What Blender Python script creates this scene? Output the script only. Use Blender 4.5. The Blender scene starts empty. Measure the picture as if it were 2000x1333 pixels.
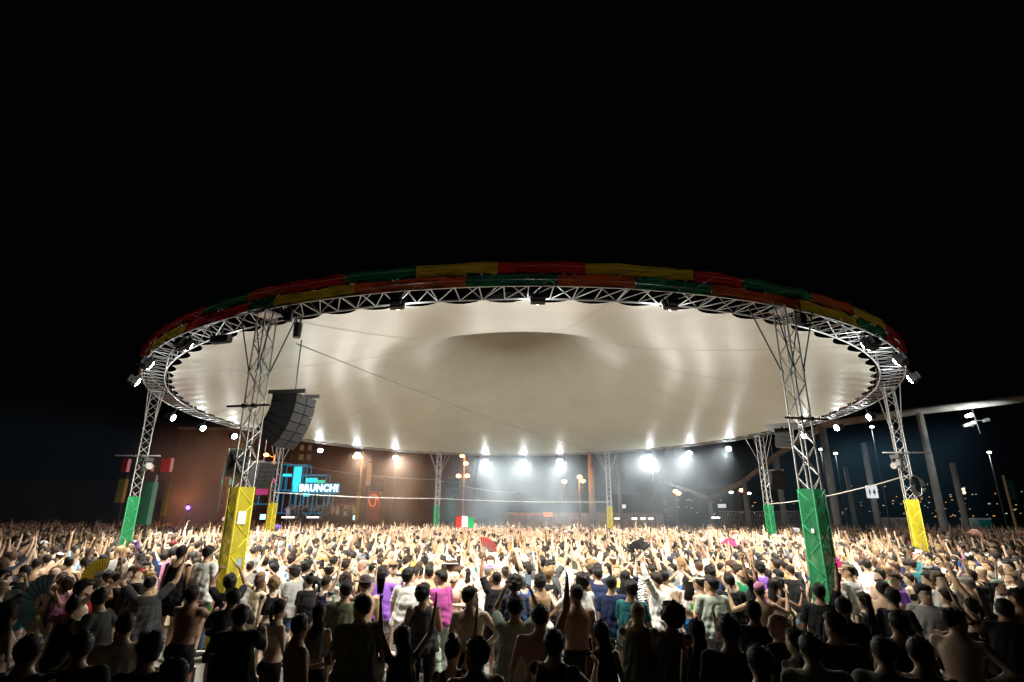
import bpy, math, random
import numpy as np
from mathutils import Vector, Matrix, noise
random.seed(7); rng = np.random.default_rng(7)
R = math.radians
sc = bpy.context.scene
# ------------------------------------------------------------------ camera, night sky, exposure
CAMH = 2.8; F = 1069.4; PITCH = 0.3035; YAW = 0.1302; ROLL = -0.0049; S = 26.0
cam_data = bpy.data.cameras.new("camera"); cam = bpy.data.objects.new("camera", cam_data); sc.collection.objects.link(cam)
cam_data.sensor_width = 36; cam_data.lens = 36 * F / 2000; cam_data.clip_end = 3000; cam_data.clip_start = .1
fw = Vector((0, math.cos(PITCH), math.sin(PITCH))); up0 = Vector((0, -math.sin(PITCH), math.cos(PITCH))); rt0 = Vector((1, 0, 0))
cr, sr = math.cos(ROLL), math.sin(ROLL)
rt = rt0 * cr - up0 * sr; up = rt0 * sr + up0 * cr
cam.matrix_basis = Matrix(((rt.x, up.x, -fw.x, 0), (rt.y, up.y, -fw.y, 0), (rt.z, up.z, -fw.z, CAMH), (0, 0, 0, 1)))
sc.camera = cam
w = bpy.data.worlds.new("World"); sc.world = w; w.use_nodes = True
w.node_tree.nodes["Background"].inputs[0].default_value = (.30, .32, .42, 1); w.node_tree.nodes["Background"].inputs[1].default_value = .0018
sc.view_settings.view_transform = 'Standard'; sc.view_settings.look = 'None'; sc.view_settings.gamma = 1
sc.view_settings.exposure = 0
cy = sc.cycles
cy.use_denoising = True
try: cy.denoiser = 'OPENIMAGEDENOISE'; cy.denoising_input_passes = 'RGB_ALBEDO_NORMAL'
except Exception: pass
cy.max_bounces = 6; cy.diffuse_bounces = 3; cy.glossy_bounces = 2; cy.transmission_bounces = 2; cy.transparent_max_bounces = 10; cy.volume_bounces = 0
cy.use_light_tree = True; cy.sample_clamp_indirect = 4; cy.caustics_reflective = False; cy.caustics_refractive = False
cy.volume_step_rate = 4; cy.volume_max_steps = 64
LAMP_W = 580.0

# ------------------------------------------------------------------ small tools
def link(o): sc.collection.objects.link(o); return o
def empty(name, label, cat, mat=None, group=None, kind=None):
    o = link(bpy.data.objects.new(name, None)); o.empty_display_size = .2
    tag(o, label, cat, group, kind)
    if mat is not None: o.matrix_basis = mat
    return o
def tag(o, label=None, cat=None, group=None, kind=None):
    if label: o['label'] = label
    if cat: o['category'] = cat
    if group: o['group'] = group
    if kind: o['kind'] = kind
    return o
def T(x, y=0, z=0): return Matrix.Translation((x, y, z)) if not isinstance(x, Vector) else Matrix.Translation(x)
def RZ(a): return Matrix.Rotation(a, 4, 'Z')
def RX(a): return Matrix.Rotation(a, 4, 'X')
def RY(a): return Matrix.Rotation(a, 4, 'Y')
class MB:
    def __init__(s): s.v = []; s.f = []; s.m = []
    def add(s, v, f, m=0):
        b = len(s.v); s.v += [tuple(p) for p in v]; s.f += [tuple(i + b for i in q) for q in f]; s.m += [m] * len(f); return s
    def box(s, c, d, mat=None, m=0):
        x, y, z = d[0] / 2, d[1] / 2, d[2] / 2; c = Vector(c)
        v = [Vector((i, j, k)) for i in (-x, x) for j in (-y, y) for k in (-z, z)]
        v = [(mat @ p if mat is not None else p) + c for p in v]
        return s.add(v, [(0, 1, 3, 2), (4, 6, 7, 5), (0, 4, 5, 1), (2, 3, 7, 6), (0, 2, 6, 4), (1, 5, 7, 3)], m)
    def tube(s, p0, p1, r0, r1=None, n=8, m=0, cap=True):
        p0, p1 = Vector(p0), Vector(p1); r1 = r0 if r1 is None else r1
        d = (p1 - p0).normalized(); a = d.orthogonal().normalized(); b = d.cross(a)
        v = [p + (a * math.cos(2 * math.pi * i / n) + b * math.sin(2 * math.pi * i / n)) * r for p, r in ((p0, r0), (p1, r1)) for i in range(n)]
        f = [(i, (i + 1) % n, n + (i + 1) % n, n + i) for i in range(n)]
        if cap: f += [tuple(range(n - 1, -1, -1)), tuple(range(n, 2 * n))]
        return s.add(v, f, m)
    def path(s, pts, r, n=6, m=0, closed=False):
        P = [Vector(p) for p in pts]; k = len(P); v = []; upv = Vector((0, 0, 1))
        for i, p in enumerate(P):
            a = P[(i - 1) % k] if (i or closed) else p; b = P[(i + 1) % k] if (i < k - 1 or closed) else p
            d = (b - a).normalized(); u = d.cross(upv)
            if u.length < .05: u = d.cross(Vector((1, 0, 0)))
            u.normalize(); q = u.cross(d); rr = r[i] if isinstance(r, (list, tuple)) else r
            v += [p + (u * math.cos(2 * math.pi * j / n) + q * math.sin(2 * math.pi * j / n)) * rr for j in range(n)]
        f = []
        for i in range(k if closed else k - 1):
            i2 = (i + 1) % k
            f += [(i * n + j, i2 * n + j, i2 * n + (j + 1) % n, i * n + (j + 1) % n) for j in range(n)]
        if not closed: f += [tuple(range(n)), tuple(range((k - 1) * n + n - 1, (k - 1) * n - 1, -1))]
        return s.add(v, f, m)
    def loft(s, rings, n=20, m=0, ex=2.0):
        # rings: (centre, rx, ry) horizontal ellipses, bottom to top
        v = []
        for c, rx, ry in rings:
            for i in range(n):
                t = 2 * math.pi * i / n; ct, st = math.cos(t), math.sin(t)
                v.append((c[0] + rx * math.copysign(abs(ct) ** (2 / ex), ct), c[1] + ry * math.copysign(abs(st) ** (2 / ex), st), c[2]))
        k = len(rings); f = [(i * n + j, i * n + (j + 1) % n, (i + 1) * n + (j + 1) % n, (i + 1) * n + j) for i in range(k - 1) for j in range(n)]
        f += [tuple(range(n - 1, -1, -1)), tuple(range((k - 1) * n, k * n))]
        return s.add(v, f, m)
    def ball(s, c, r, n=12, k=8, mat=None, m=0):
        r = r if hasattr(r, '__len__') else (r, r, r); c = Vector(c); v = []
        for i in range(k + 1):
            a = math.pi * i / k - math.pi / 2
            for j in range(n):
                b = 2 * math.pi * j / n
                p = Vector((r[0] * math.cos(a) * math.cos(b), r[1] * math.cos(a) * math.sin(b), r[2] * math.sin(a)))
                v.append((mat @ p if mat is not None else p) + c)
        f = []
        for i in range(k):
            for j in range(n):
                q = (i * n + j, i * n + (j + 1) % n, (i + 1) * n + (j + 1) % n, (i + 1) * n + j)
                f.append((q[0], q[2], q[3]) if i == 0 else ((q[0], q[1], q[2]) if i == k - 1 else q))
        return s.add(v, f, m)
    def cone(s, p0, p1, r0, r1, n=12, m=0):
        # closed round cone with hemispherical ends
        p0, p1 = Vector(p0), Vector(p1); d = p1 - p0; L = d.length; d.normalize(); a = d.orthogonal().normalized(); b = d.cross(a); v = []; rr = []
        for t in (-85, -50, -20): rr.append((p0 + d * r0 * math.sin(R(t)), r0 * math.cos(R(t))))
        for t in (0, .33, .66, 1): rr.append((p0 + d * L * t, r0 + (r1 - r0) * t))
        for t in (20, 50, 85): rr.append((p1 + d * r1 * math.sin(R(t)), r1 * math.cos(R(t))))
        for c, r in rr: v += [c + (a * math.cos(2 * math.pi * i / n) + b * math.sin(2 * math.pi * i / n)) * r for i in range(n)]
        k = len(rr); f = [(i * n + j, i * n + (j + 1) % n, (i + 1) * n + (j + 1) % n, (i + 1) * n + j) for i in range(k - 1) for j in range(n)]
        f += [tuple(range(n - 1, -1, -1)), tuple(range((k - 1) * n, k * n))]
        return s.add(v, f, m)
    def mesh(s, name, smooth=False):
        me = bpy.data.meshes.new(name); me.from_pydata([tuple(p) for p in s.v], [], s.f)
        if any(s.m): me.polygons.foreach_set('material_index', s.m)
        if smooth: me.polygons.foreach_set('use_smooth', [True] * len(me.polygons))
        me.update(); return me
    def build(s, name, mats, parent=None, mat=None, smooth=False):
        me = s.mesh(name, smooth)
        for q in (mats if isinstance(mats, (list, tuple)) else [mats]): me.materials.append(q)
        return place(name, me, parent, mat)
def place(name, me, parent=None, mat=None):
    o = link(bpy.data.objects.new(name, me))
    if parent is not None: o.parent = parent
    if mat is not None: o.matrix_basis = mat
    return o
def copy_thing(o, mat, label=None):
    c = link(o.copy()); c.matrix_basis = mat
    if label: c['label'] = label
    for ch in o.children:
        d = link(ch.copy()); d.parent = c; d.matrix_basis = ch.matrix_basis.copy()
        for g in ch.children:
            e = link(g.copy()); e.parent = d; e.matrix_basis = g.matrix_basis.copy()
    return c
def ray(px, py):
    u, v = (px - 1000) / F, (666.5 - py) / F
    d = fw + rt * u + up * v; return d
def P(px, py, dist):          # the place at horizontal distance (metres, along the view's ground axis) seen in that direction
    d = ray(px, py); return Vector((0, 0, CAMH)) + d * (dist / d.y)
def proj(p):
    q = Vector(p) - Vector((0, 0, CAMH)); z = q.dot(fw); return 1000 + F * q.dot(rt) / z, 666.5 - F * q.dot(up) / z

# ------------------------------------------------------------------ materials
def mat(name, col, rough=.7, metal=0, emit=None, es=0, noise_amt=0, scale=8, bump=0, objcol=False, trans=0, alpha=1, spec=.5, coat=0, sheen=0):
    m = bpy.data.materials.new(name); m.use_nodes = True; nt = m.node_tree; b = nt.nodes["Principled BSDF"]
    b.inputs['Roughness'].default_value = rough; b.inputs['Metallic'].default_value = metal; b.inputs['Specular IOR Level'].default_value = spec
    c = (*col, 1) if len(col) == 3 else col; b.inputs['Base Color'].default_value = c
    src = None
    if objcol:
        oi = nt.nodes.new('ShaderNodeObjectInfo'); src = oi.outputs['Color']
    if noise_amt or bump:
        tc = nt.nodes.new('ShaderNodeTexCoord'); n = nt.nodes.new('ShaderNodeTexNoise'); n.inputs['Scale'].default_value = scale; n.inputs['Detail'].default_value = 5
        nt.links.new(tc.outputs['Object'], n.inputs['Vector'])
        if noise_amt:
            mr = nt.nodes.new('ShaderNodeMapRange'); mr.inputs[1].default_value = .3; mr.inputs[2].default_value = .7; mr.inputs[3].default_value = 1 - noise_amt; mr.inputs[4].default_value = 1 + noise_amt * .5
            nt.links.new(n.outputs[0], mr.inputs[0])
            mx = nt.nodes.new('ShaderNodeVectorMath'); mx.operation = 'SCALE'
            if src: nt.links.new(src, mx.inputs[0])
            else: mx.inputs[0].default_value = c[:3]
            nt.links.new(mr.outputs[0], mx.inputs['Scale']); src = mx.outputs[0]
        if bump:
            bp = nt.nodes.new('ShaderNodeBump'); bp.inputs['Strength'].default_value = bump; bp.inputs['Distance'].default_value = .02
            nt.links.new(n.outputs[0], bp.inputs['Height']); nt.links.new(bp.outputs[0], b.inputs['Normal'])
    if src: nt.links.new(src, b.inputs['Base Color'])
    if emit: b.inputs['Emission Color'].default_value = (*emit, 1); b.inputs['Emission Strength'].default_value = es
    if sheen: b.inputs['Sheen Weight'].default_value = sheen
    if trans or alpha < 1:
        out = nt.nodes['Material Output']; last = b.outputs[0]
        if trans:
            t = nt.nodes.new('ShaderNodeBsdfTranslucent'); t.inputs[0].default_value = c; mix = nt.nodes.new('ShaderNodeMixShader'); mix.inputs[0].default_value = trans
            nt.links.new(last, mix.inputs[1]); nt.links.new(t.outputs[0], mix.inputs[2]); last = mix.outputs[0]
        if alpha < 1:
            t = nt.nodes.new('ShaderNodeBsdfTransparent'); mix = nt.nodes.new('ShaderNodeMixShader'); mix.inputs[0].default_value = alpha
            nt.links.new(t.outputs[0], mix.inputs[1]); nt.links.new(last, mix.inputs[2]); last = mix.outputs[0]
        nt.links.new(last, out.inputs[0])
    return m
M = dict(
    alu=mat('aluminium', (.52, .53, .52), .42, .75, noise_amt=.2, scale=14),
    steel=mat('dark steel', (.09, .09, .09), .45, .6),
    black=mat('black speaker paint', (.022, .022, .024), .5, noise_amt=.3, scale=6, bump=.15, spec=.25),
    grille=mat('speaker grille', (.010, .011, .012), .8, 0, noise_amt=.3, scale=60),
    plastic=mat('black plastic', (.02, .02, .02), .3, coat=.2),
    lens=mat('lit lamp glass', (.9, .95, 1), .2, emit=(.93, .98, 1.0), es=190),
    soft=mat('lamp bulb warm', (1, .6, .3), .3, emit=(1, .36, .07), es=45),
    small=mat('lamp bulb white', (1, .95, .8), .3, emit=(1, .9, .7), es=10),
    cord=mat('pale cable', (.55, .55, .5), .6),
    rope=mat('thin wire', (.12, .12, .11), .6),
    concrete=mat('weathered concrete', (.46, .44, .40), .85, noise_amt=.35, scale=1.5, bump=.3),
    white=mat('white sign board', (.8, .8, .8), .5, emit=(.9, .95, 1), es=.9),
    ink=mat('black print', (.02, .02, .02), .6),
    paper=mat('paper sheet', (.78, .78, .76), .7),
    wood=mat('brown wall render', (.11, .06, .045), .9, noise_amt=.4, scale=.35, bump=.2),
    redbox=mat('red plastic cover', (.20, .012, .01), .5),
    cyan=mat('cyan lit panel', (.02, .2, .22), .5, emit=(.03, .75, .80), es=1.3),
    cyand=mat('cyan glow steel', (.01, .2, .3), .5, emit=(.0, .25, .45), es=.45),  # cyan stage light put into the tubes' own emission
    pinkl=mat('magenta lit panel', (.2, .02, .1), .5, emit=(.75, .06, .25), es=.5),
    ledw=mat('sign letters', (.9, 1, 1), .5, emit=(.75, 1, 1), es=4.5),
    ledbg=mat('sign ground', (.0, .12, .2), .4, emit=(.0, .20, .33), es=.8),
    tube=mat('white light bar', (1, 1, 1), .3, emit=(1, .96, .92), es=5),
    orange=mat('orange lit panel', (.4, .12, .03), .6, emit=(1, .25, .04), es=.9),
    blue=mat('blue lamp', (.1, .05, .6), .3, emit=(.12, .06, 1), es=14),
    hill=mat('dark hillside', (.02, .024, .03), .95),
)
def ground_mat():
    m = bpy.data.materials.new('worn grey asphalt'); m.use_nodes = True; nt = m.node_tree; b = nt.nodes["Principled BSDF"]
    tc = nt.nodes.new('ShaderNodeTexCoord'); a = nt.nodes.new('ShaderNodeTexNoise'); a.inputs['Scale'].default_value = .6; a.inputs['Detail'].default_value = 8
    c = nt.nodes.new('ShaderNodeTexNoise'); c.inputs['Scale'].default_value = 45; c.inputs['Detail'].default_value = 3
    r = nt.nodes.new('ShaderNodeValToRGB'); r.color_ramp.elements[0].position = .35; r.color_ramp.elements[0].color = (.10, .10, .095, 1); r.color_ramp.elements[1].position = .7; r.color_ramp.elements[1].color = (.24, .235, .22, 1)
    mx = nt.nodes.new('ShaderNodeMix'); mx.data_type = 'RGBA'; mx.blend_type = 'MULTIPLY'; mx.inputs[0].default_value = .5
    nt.links.new(tc.outputs['Object'], a.inputs[0]); nt.links.new(tc.outputs['Object'], c.inputs[0]); nt.links.new(a.outputs[0], r.inputs[0])
    nt.links.new(r.outputs[0], mx.inputs[6]); nt.links.new(c.outputs[0], mx.inputs[7]); nt.links.new(mx.outputs[2], b.inputs[0])
    bp = nt.nodes.new('ShaderNodeBump'); bp.inputs['Strength'].default_value = .3; bp.inputs['Distance'].default_value = .01; nt.links.new(c.outputs[0], bp.inputs['Height']); nt.links.new(bp.outputs[0], b.inputs['Normal'])
    mr = nt.nodes.new('ShaderNodeMapRange'); mr.inputs[3].default_value = .45; mr.inputs[4].default_value = .9; nt.links.new(a.outputs[0], mr.inputs[0]); nt.links.new(mr.outputs[0], b.inputs['Roughness'])
    return m

# ------------------------------------------------------------------ ground
g = MB(); n = 24
g.add([(x, y, 0) for y in (-60, 400) for x in (-260, 260)], [(0, 1, 3, 2)])
tag(g.build('ground', ground_mat()), 'worn grey asphalt square under the crowd', kind='structure')

# ------------------------------------------------------------------ the elliptical canopy: geometry of the ring
CXF, ASP, RIN, ROUT = 0.1341, 0.8842, 0.6100, 0.6367
ZR = CAMH + .16 * S
cyw, syw = math.cos(YAW), math.sin(YAW)
def toW(x, y, z): return Vector(((x * cyw - y * syw) * S, (x * syw + y * cyw) * S, z))
def ring(th, r, z): return toW(CXF + ASP * r * math.cos(th), 1 + r * math.sin(th), z)
NB = 96
TOPH = .44
canopy = empty('canopy', 'huge oval cream membrane canopy on an aluminium truss ring above the crowd', 'canopy')
# membrane: catenary cut edge, surface rising to a central peak like a hat
def memb_mat():
    m = bpy.data.materials.new('cream coated membrane'); m.use_nodes = True; nt = m.node_tree; b = nt.nodes["Principled BSDF"]
    tc = nt.nodes.new('ShaderNodeTexCoord'); n1 = nt.nodes.new('ShaderNodeTexNoise'); n1.inputs['Scale'].default_value = .45; n1.inputs['Detail'].default_value = 6
    r = nt.nodes.new('ShaderNodeValToRGB'); r.color_ramp.elements[0].color = (.54, .56, .47, 1); r.color_ramp.elements[1].color = (.60, .62, .52, 1); r.color_ramp.elements[0].position = .35; r.color_ramp.elements[1].position = .65
    nt.links.new(tc.outputs['Object'], n1.inputs[0]); nt.links.new(n1.outputs[0], r.inputs[0]); nt.links.new(r.outputs[0], b.inputs[0])
    w1 = nt.nodes.new('ShaderNodeTexNoise'); w1.inputs['Scale'].default_value = 1.0; w1.inputs['Detail'].default_value = 3
    mp = nt.nodes.new('ShaderNodeMapping'); mp.inputs['Scale'].default_value = (1.2, 6, 1.2); nt.links.new(tc.outputs['Object'], mp.inputs[0]); nt.links.new(mp.outputs[0], w1.inputs[0])
    bp = nt.nodes.new('ShaderNodeBump'); bp.inputs['Strength'].default_value = .25; bp.inputs['Distance'].default_value = .03; nt.links.new(w1.outputs[0], bp.inputs['Height']); nt.links.new(bp.outputs[0], b.inputs['Normal'])
    b.inputs['Roughness'].default_value = .43; b.inputs['Specular IOR Level'].default_value = .5
    return m
mb = MB(); NT = NB * 6; rho = [1.0, .985, .965, .94, .9, .85, .79, .72, .65, .58, .5, .43, .36, .3, .24, .19, .15, .115]
for ir, q in enumerate(rho):
    for j in range(NT):
        th = 2 * math.pi * j / NT; s_ = (j % 6) / 6
        cut = .0080 * 4 * s_ * (1 - s_) * max(0, 1 - ir * .3)
        r = RIN * (q - (cut / RIN if ir < 4 else 0)) - .003
        zz = ZR + .03 + 2.75 * math.log(1 / q) + .05 * math.cos(th * 8) * (1 - q) * q
        mb.v.append(tuple(ring(th, r, zz)))
for i in range(len(rho) - 1):
    for j in range(NT):
        mb.f.append((i * NT + j, (i + 1) * NT + j, (i + 1) * NT + (j + 1) % NT, i * NT + (j + 1) % NT)); mb.m.append(0)
mb.f.append(tuple((len(rho) - 1) * NT + j for j in range(NT))); mb.m.append(0)
mem = mb.build('membrane', memb_mat(), canopy, smooth=True)
sd = MB()      # welded radial seams
for k in range(0, NB, 8):
    th = 2 * math.pi * k / NB
    sd.path([ring(th, RIN * q - .004, ZR + .022 + 2.75 * math.log(1 / q) + .05 * math.cos(th * 8) * (1 - q) * q) for q in rho], .0045, 4)
o = sd.build('seam', mat('membrane seam', (.55, .54, .46), .6), mem); tag(o, kind='stuff')
# chords of the box truss
def chord(r, z, rad=.022):
    return MB().path([ring(2 * math.pi * j / (NB * 2), r, z) for j in range(NB * 2)], rad, 7, closed=True)
for r, z in ((RIN, ZR), (ROUT, ZR), (RIN, ZR + TOPH), (ROUT, ZR + TOPH)):
    chord(r, z).build('chord', M['alu'], canopy, smooth=True)
bar_meshes = {}
def bar(name, p0, p1, rad, parent, mname='alu', inv=None):
    p0, p1 = Vector(p0), Vector(p1); d = p1 - p0; L = d.length; key = (round(L, 2), rad, mname)
    if key not in bar_meshes:
        me = MB().tube((0, 0, -key[0] / 2), (0, 0, key[0] / 2), rad, n=6, cap=False).mesh('bar', True); me.materials.append(M[mname]); bar_meshes[key] = me
    q = d.to_track_quat('Z', 'Y').to_matrix().to_4x4()
    m = Matrix.Translation((p0 + p1) / 2) @ q
    return place(name, bar_meshes[key], parent, m)
st = MB(); cnt = 0
for k in range(NB):
    t0, t1 = 2 * math.pi * k / NB, 2 * math.pi * (k + 1) / NB; tm = (t0 + t1) / 2
    for q0, q1, rr in ((t0, t0, .014), (tm, tm, .014), (t0, tm, .012), (tm, t1, .012)):
        p0, p1 = ring(q0, RIN, ZR), ring(q1, ROUT, ZR)
        if p0.y < 30: bar('lacing_bar', p0, p1, rr, canopy)
        else: st.tube(p0, p1, rr, n=5, cap=False)
    for r in (RIN, ROUT):
        st.tube(ring(t0, r, ZR), ring(tm, r, ZR + TOPH), .014, n=5, cap=False); st.tube(ring(tm, r, ZR + TOPH), ring(t1, r, ZR), .014, n=5, cap=False)
    st.tube(ring(t0, RIN, ZR + TOPH), ring(t0, ROUT, ZR + TOPH), .014, n=5, cap=False)
tag(st.build('side_lacing', M['alu'], canopy, smooth=True), kind='stuff')
# mesh banners laced round the outer face, two tiers of coloured panels
BC = {'r': (.27, .010, .010), 'y': (.30, .235, .01), 'g': (.005, .10, .05), 'o': (.30, .055, .010)}
BM = {k: mat('banner mesh ' + k, c, .8, trans=.6, alpha=.9, noise_amt=.75, scale=1.3, bump=.7) for k, c in BC.items()}
BN = {'r': 'red', 'y': 'yellow', 'g': 'green', 'o': 'orange red'}
def theta_near(px):     # where along the near half of the ring a direction falls
    best = None
    for i in range(721):
        th = -math.pi - .30 + i * (math.pi + .6) / 720; p = ring(th, ROUT, ZR + .2); x, y = proj(p)
        if y < 728 and p.y < S and (best is None or abs(x - px) < best[0]): best = (abs(x - px), th)
    return best[1]
upper = [(276, 'r'), (405, 'g'), (492, 'o'), (545, 'r'), (678, 'g'), (815, 'y'), (975, 'r'), (1140, 'y'), (1352, 'r'), (1447, 'g'), (1580, 'o'), (1660, 'y'), (1722, 'r'), (1764, None)]
lower = [(276, 'o'), (305, 'y'), (372, 'r'), (492, 'g'), (540, 'y'), (695, 'o'), (915, 'g'), (1085, 'o'), (1240, 'g'), (1382, 'o'), (1555, 'y'), (1668, 'g'), (1722, 'r'), (1764, None)]
def panels(tab, z0, z1, off):
    th = [theta_near(x) for x, _ in tab]; seq = [(th[i], th[i + 1], tab[i][1]) for i in range(len(tab) - 1)]
    a, b = th[-1], th[0] + 2 * math.pi; nfar = 12
    seq += [(a + (b - a) * i / nfar, a + (b - a) * (i + 1) / nfar, 'rygo'[(i * 3 + int(off > .5)) % 4]) for i in range(nfar)]
    for a, b, c in seq:
        k = max(3, int((b - a) / .018)); q = MB(); v = []
        for i in range(k + 1):
            t = a + (b - a) * i / k
            for j, z in enumerate((z0, (z0 + z1) / 2, z1)):
                v.append(ring(t, ROUT + .0022 + off * .0012 + .0011 * math.sin(i * 1.9 + j * 2.3) + .0006 * math.sin(i * 4.1 + j), z + .016 * math.sin(i * 1.3 + a * 9) * (1 if j != 1 else 0)))
        f = [(i * 3 + j, (i + 1) * 3 + j, (i + 1) * 3 + j + 1, i * 3 + j + 1) for i in range(k) for j in range(2)]
        q.add(v, f); o = q.build('banner_panel', BM[c], canopy, smooth=True); o['label'] = f'{BN[c]} mesh banner panel on the ring'
panels(upper, ZR + .21, ZR + .46, 1); panels(lower, ZR - .01, ZR + .215, 0)

# ------------------------------------------------------------------ eight truss towers
TOW = list(zip([-0.1483, -0.3971, -0.3599, 0.0023, 0.4662, 0.6835, 0.5851, 0.2742], [0.4584, 0.8134, 1.3278, 1.6102, 1.5052, 1.1078, 0.638, 0.387]))
WRAPZ = CAMH + .0177 * S
wrapm = {'y': mat('yellow mesh wrap', (.66, .56, .01), .75, trans=.25, alpha=.74, noise_amt=.35, scale=3, bump=.6),
         'g': mat('green mesh wrap', (.01, .27, .09), .75, trans=.25, alpha=.74, noise_amt=.4, scale=3, bump=.6)}
ridgem = {'y': mat('yellow ridge', (.75, .66, .05), .6, bump=.2), 'g': mat('green ridge', (.03, .38, .16), .6, bump=.2)}
TL = ['yellow wrapped truss tower behind the hanging line array, left of centre', 'green wrapped truss tower at the far left end of the ring',
      'distant yellow wrapped truss tower in front of the cyan stage', 'distant green wrapped truss tower before the brown wall',
      'distant yellow wrapped truss tower in the white smoke', 'distant green wrapped truss tower beside a hanging speaker stack',
      'yellow wrapped truss tower at the right end of the ring', 'tall near green wrapped truss tower right of centre']
towers = []
for k, (fx, fy) in enumerate(TOW):
    p = toW(fx, fy, 0); c = toW(CXF, 1, 0); ang = math.atan2(p.y - c.y, p.x - c.x) + R(-13 if k == 0 else 7)
    t = empty('truss_tower', TL[k], 'tower', T(p) @ RZ(ang), 'truss towers carrying the canopy'); towers.append((t, p, ang))
    hw = .14; cor = [(hw, hw), (-hw, hw), (-hw, -hw), (hw, -hw)]
    for x, y in cor: bar('chord', (x, y, .1), (x, y, ZR - .06), .018, t)
    nb = 22; dz = (ZR - .2) / nb
    for i in range(4):
        a, b = cor[i], cor[(i + 1) % 4]
        for j in range(nb):
            q0, q1 = (a, b) if (j + i) % 2 else (b, a)
            bar('lacing_bar', (*q0, .1 + j * dz), (*q1, .1 + (j + 1) * dz), .0105, t)
    MB().box((0, 0, .05), (.9, .9, .1)).build('base_plate', M['steel'], t)
    MB().box((0, 0, ZR - .035), (.40, .40, .05)).build('top_plate', M['alu'], t)
    q = MB()
    for x, y in cor: q.box((x * 1.0, y * 1.0, ZR - 1.36), (.055, .055, .06))
    q.build('brace_collar', M['alu'], t)
    for s in (-1, 1):      # raking struts up to the ring
        for r_ in (-.14, .14):
            bar('strut', (r_, s * .15, ZR - 1.35), (r_ * 1.7, s * (.78 if r_ < 0 else .62), ZR - .03), .015, t, 'steel' if k in (0, 7) else 'alu')
    wc = 'yg'[k % 2]; hw2 = .172
    for i in range(4):     # the wrap: four lightly puckered sheets
        a = i * math.pi / 2; v = []; nz, nx = 14, 4
        for jz in range(nz + 1):
            for jx in range(nx + 1):
                u = -hw2 + 2 * hw2 * jx / nx; zz = .12 + (WRAPZ - .12) * jz / nz
                dd = hw2 - .014 * math.sin(math.pi * jx / nx) * (1 + .6 * math.sin(jz * 1.7 + i))
                v.append(RZ(a) @ Vector((dd, u, zz)))
        f = [(z * (nx + 1) + x, z * (nx + 1) + x + 1, (z + 1) * (nx + 1) + x + 1, (z + 1) * (nx + 1) + x) for z in range(nz) for x in range(nx)]
        MB().add(v, f).build('wrap_sheet', wrapm[wc], t, smooth=True)
        q = MB(); m_ = RZ(a)       # the lacing presses ridges into the stretched wrap
        for jz in range(11):
            za, zb = .15 + jz * dz, .15 + (jz + 1) * dz
            if zb > WRAPZ: break
            s_ = 1 if (jz + i) % 2 else -1; q.tube(m_ @ Vector((hw2 - .006, -s_ * .15, za)), m_ @ Vector((hw2 - .006, s_ * .15, zb)), .009, n=6)
        for s_ in (-1, 1): q.tube(m_ @ Vector((hw2 - .004, s_ * .155, .15)), m_ @ Vector((hw2 - .004, s_ * .155, WRAPZ - .01)), .009, n=6)
        tag(q.build('ridge', ridgem[wc], t, smooth=True), kind='stuff')
q = MB().box((.0, 0, 0), (.004, .17, .24)).build('notice', M['paper'], towers[0][0], T(.03, .178, 2.68) @ RZ(math.pi / 2))
MB().box((.0, 0, 0), (.004, .06, .08)).build('notice', M['paper'], towers[7][0], T(.04, -.18, 2.5) @ RZ(math.pi / 2))
# dark catenary valance bags between chord and membrane are open sky: nothing built there

# ------------------------------------------------------------------ flood lamps round the ring
def make_lamp(name='flood_lamp'):
    t = empty(name, 'flood lamp', 'lamp', None, 'flood lamps round the canopy ring')
    MB().box((0, 0, 0), (.46, .16, .32)).box((0, -.11, 0), (.36, .08, .24)).build('housing', M['plastic'], t)
    fi = MB()
    for i in range(7): fi.box((-.18 + i * .06, -.2, 0), (.012, .07, .24))
    fi.build('cooling_fin', M['steel'], t)
    tag(t.children[-1], kind='stuff')
    MB().ball((0, .085, 0), (.23, .05, .15), 20, 10).build('lens', M['lens'], t)
    y = MB().path([(-.25, 0, 0), (-.25, -.02, .22), (.25, -.02, .22), (.25, 0, 0)], .016, 6); y.build('yoke', M['steel'], t)
    MB().tube((0, -.02, .24), (0, -.02, .42), .022).build('clamp', M['steel'], t)
    return t
L0 = make_lamp()
near = [(777, 583), (1053, 573), (1309, 583), (360, 668), (289, 712), (268, 745), (338, 808), (396, 830), (457, 847), (625, 878), (697, 888), (772, 891), (948, 901), (1022, 901), (1093, 899), (1268, 888), (1347, 883), (1424, 873), (1572, 846), (1635, 827), (1696, 804), (1773, 740), (1755, 706), (1700, 665)]
ORD = ['left of the three dark lamps on the near side of the ring', 'middle of the three dark lamps on the near side of the ring', 'right of the three dark lamps on the near side of the ring',
 'lit lamp inside the ring by the long fixture box', 'second lit lamp down the left curve of the ring', 'lit lamp on the leftmost edge of the ring', 'first lit lamp right of the far left green tower', 'second lit lamp right of the far left green tower', 'lit lamp just left of the near yellow tower',
 'first bright lamp right of the big hanging speaker', 'bright lamp beside the orange street lamp over the stage', 'smaller bright lamp left of the distant green tower', 'first smoky lamp right of the distant green tower', 'middle smoky lamp between the two distant towers', 'smoky lamp left of the distant yellow tower',
 'first lamp right of the distant yellow smoke tower', 'second lamp right of the distant yellow smoke tower', 'lamp left of the distant right green tower', 'lamp shining through the near green tower', 'first lamp right of the near green tower', 'lamp left of the right end yellow tower', 'lit lamp on the rightmost edge of the ring', 'second lit lamp on the right curve of the ring', 'lit lamp inside the ring right of the near green tower']
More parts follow.
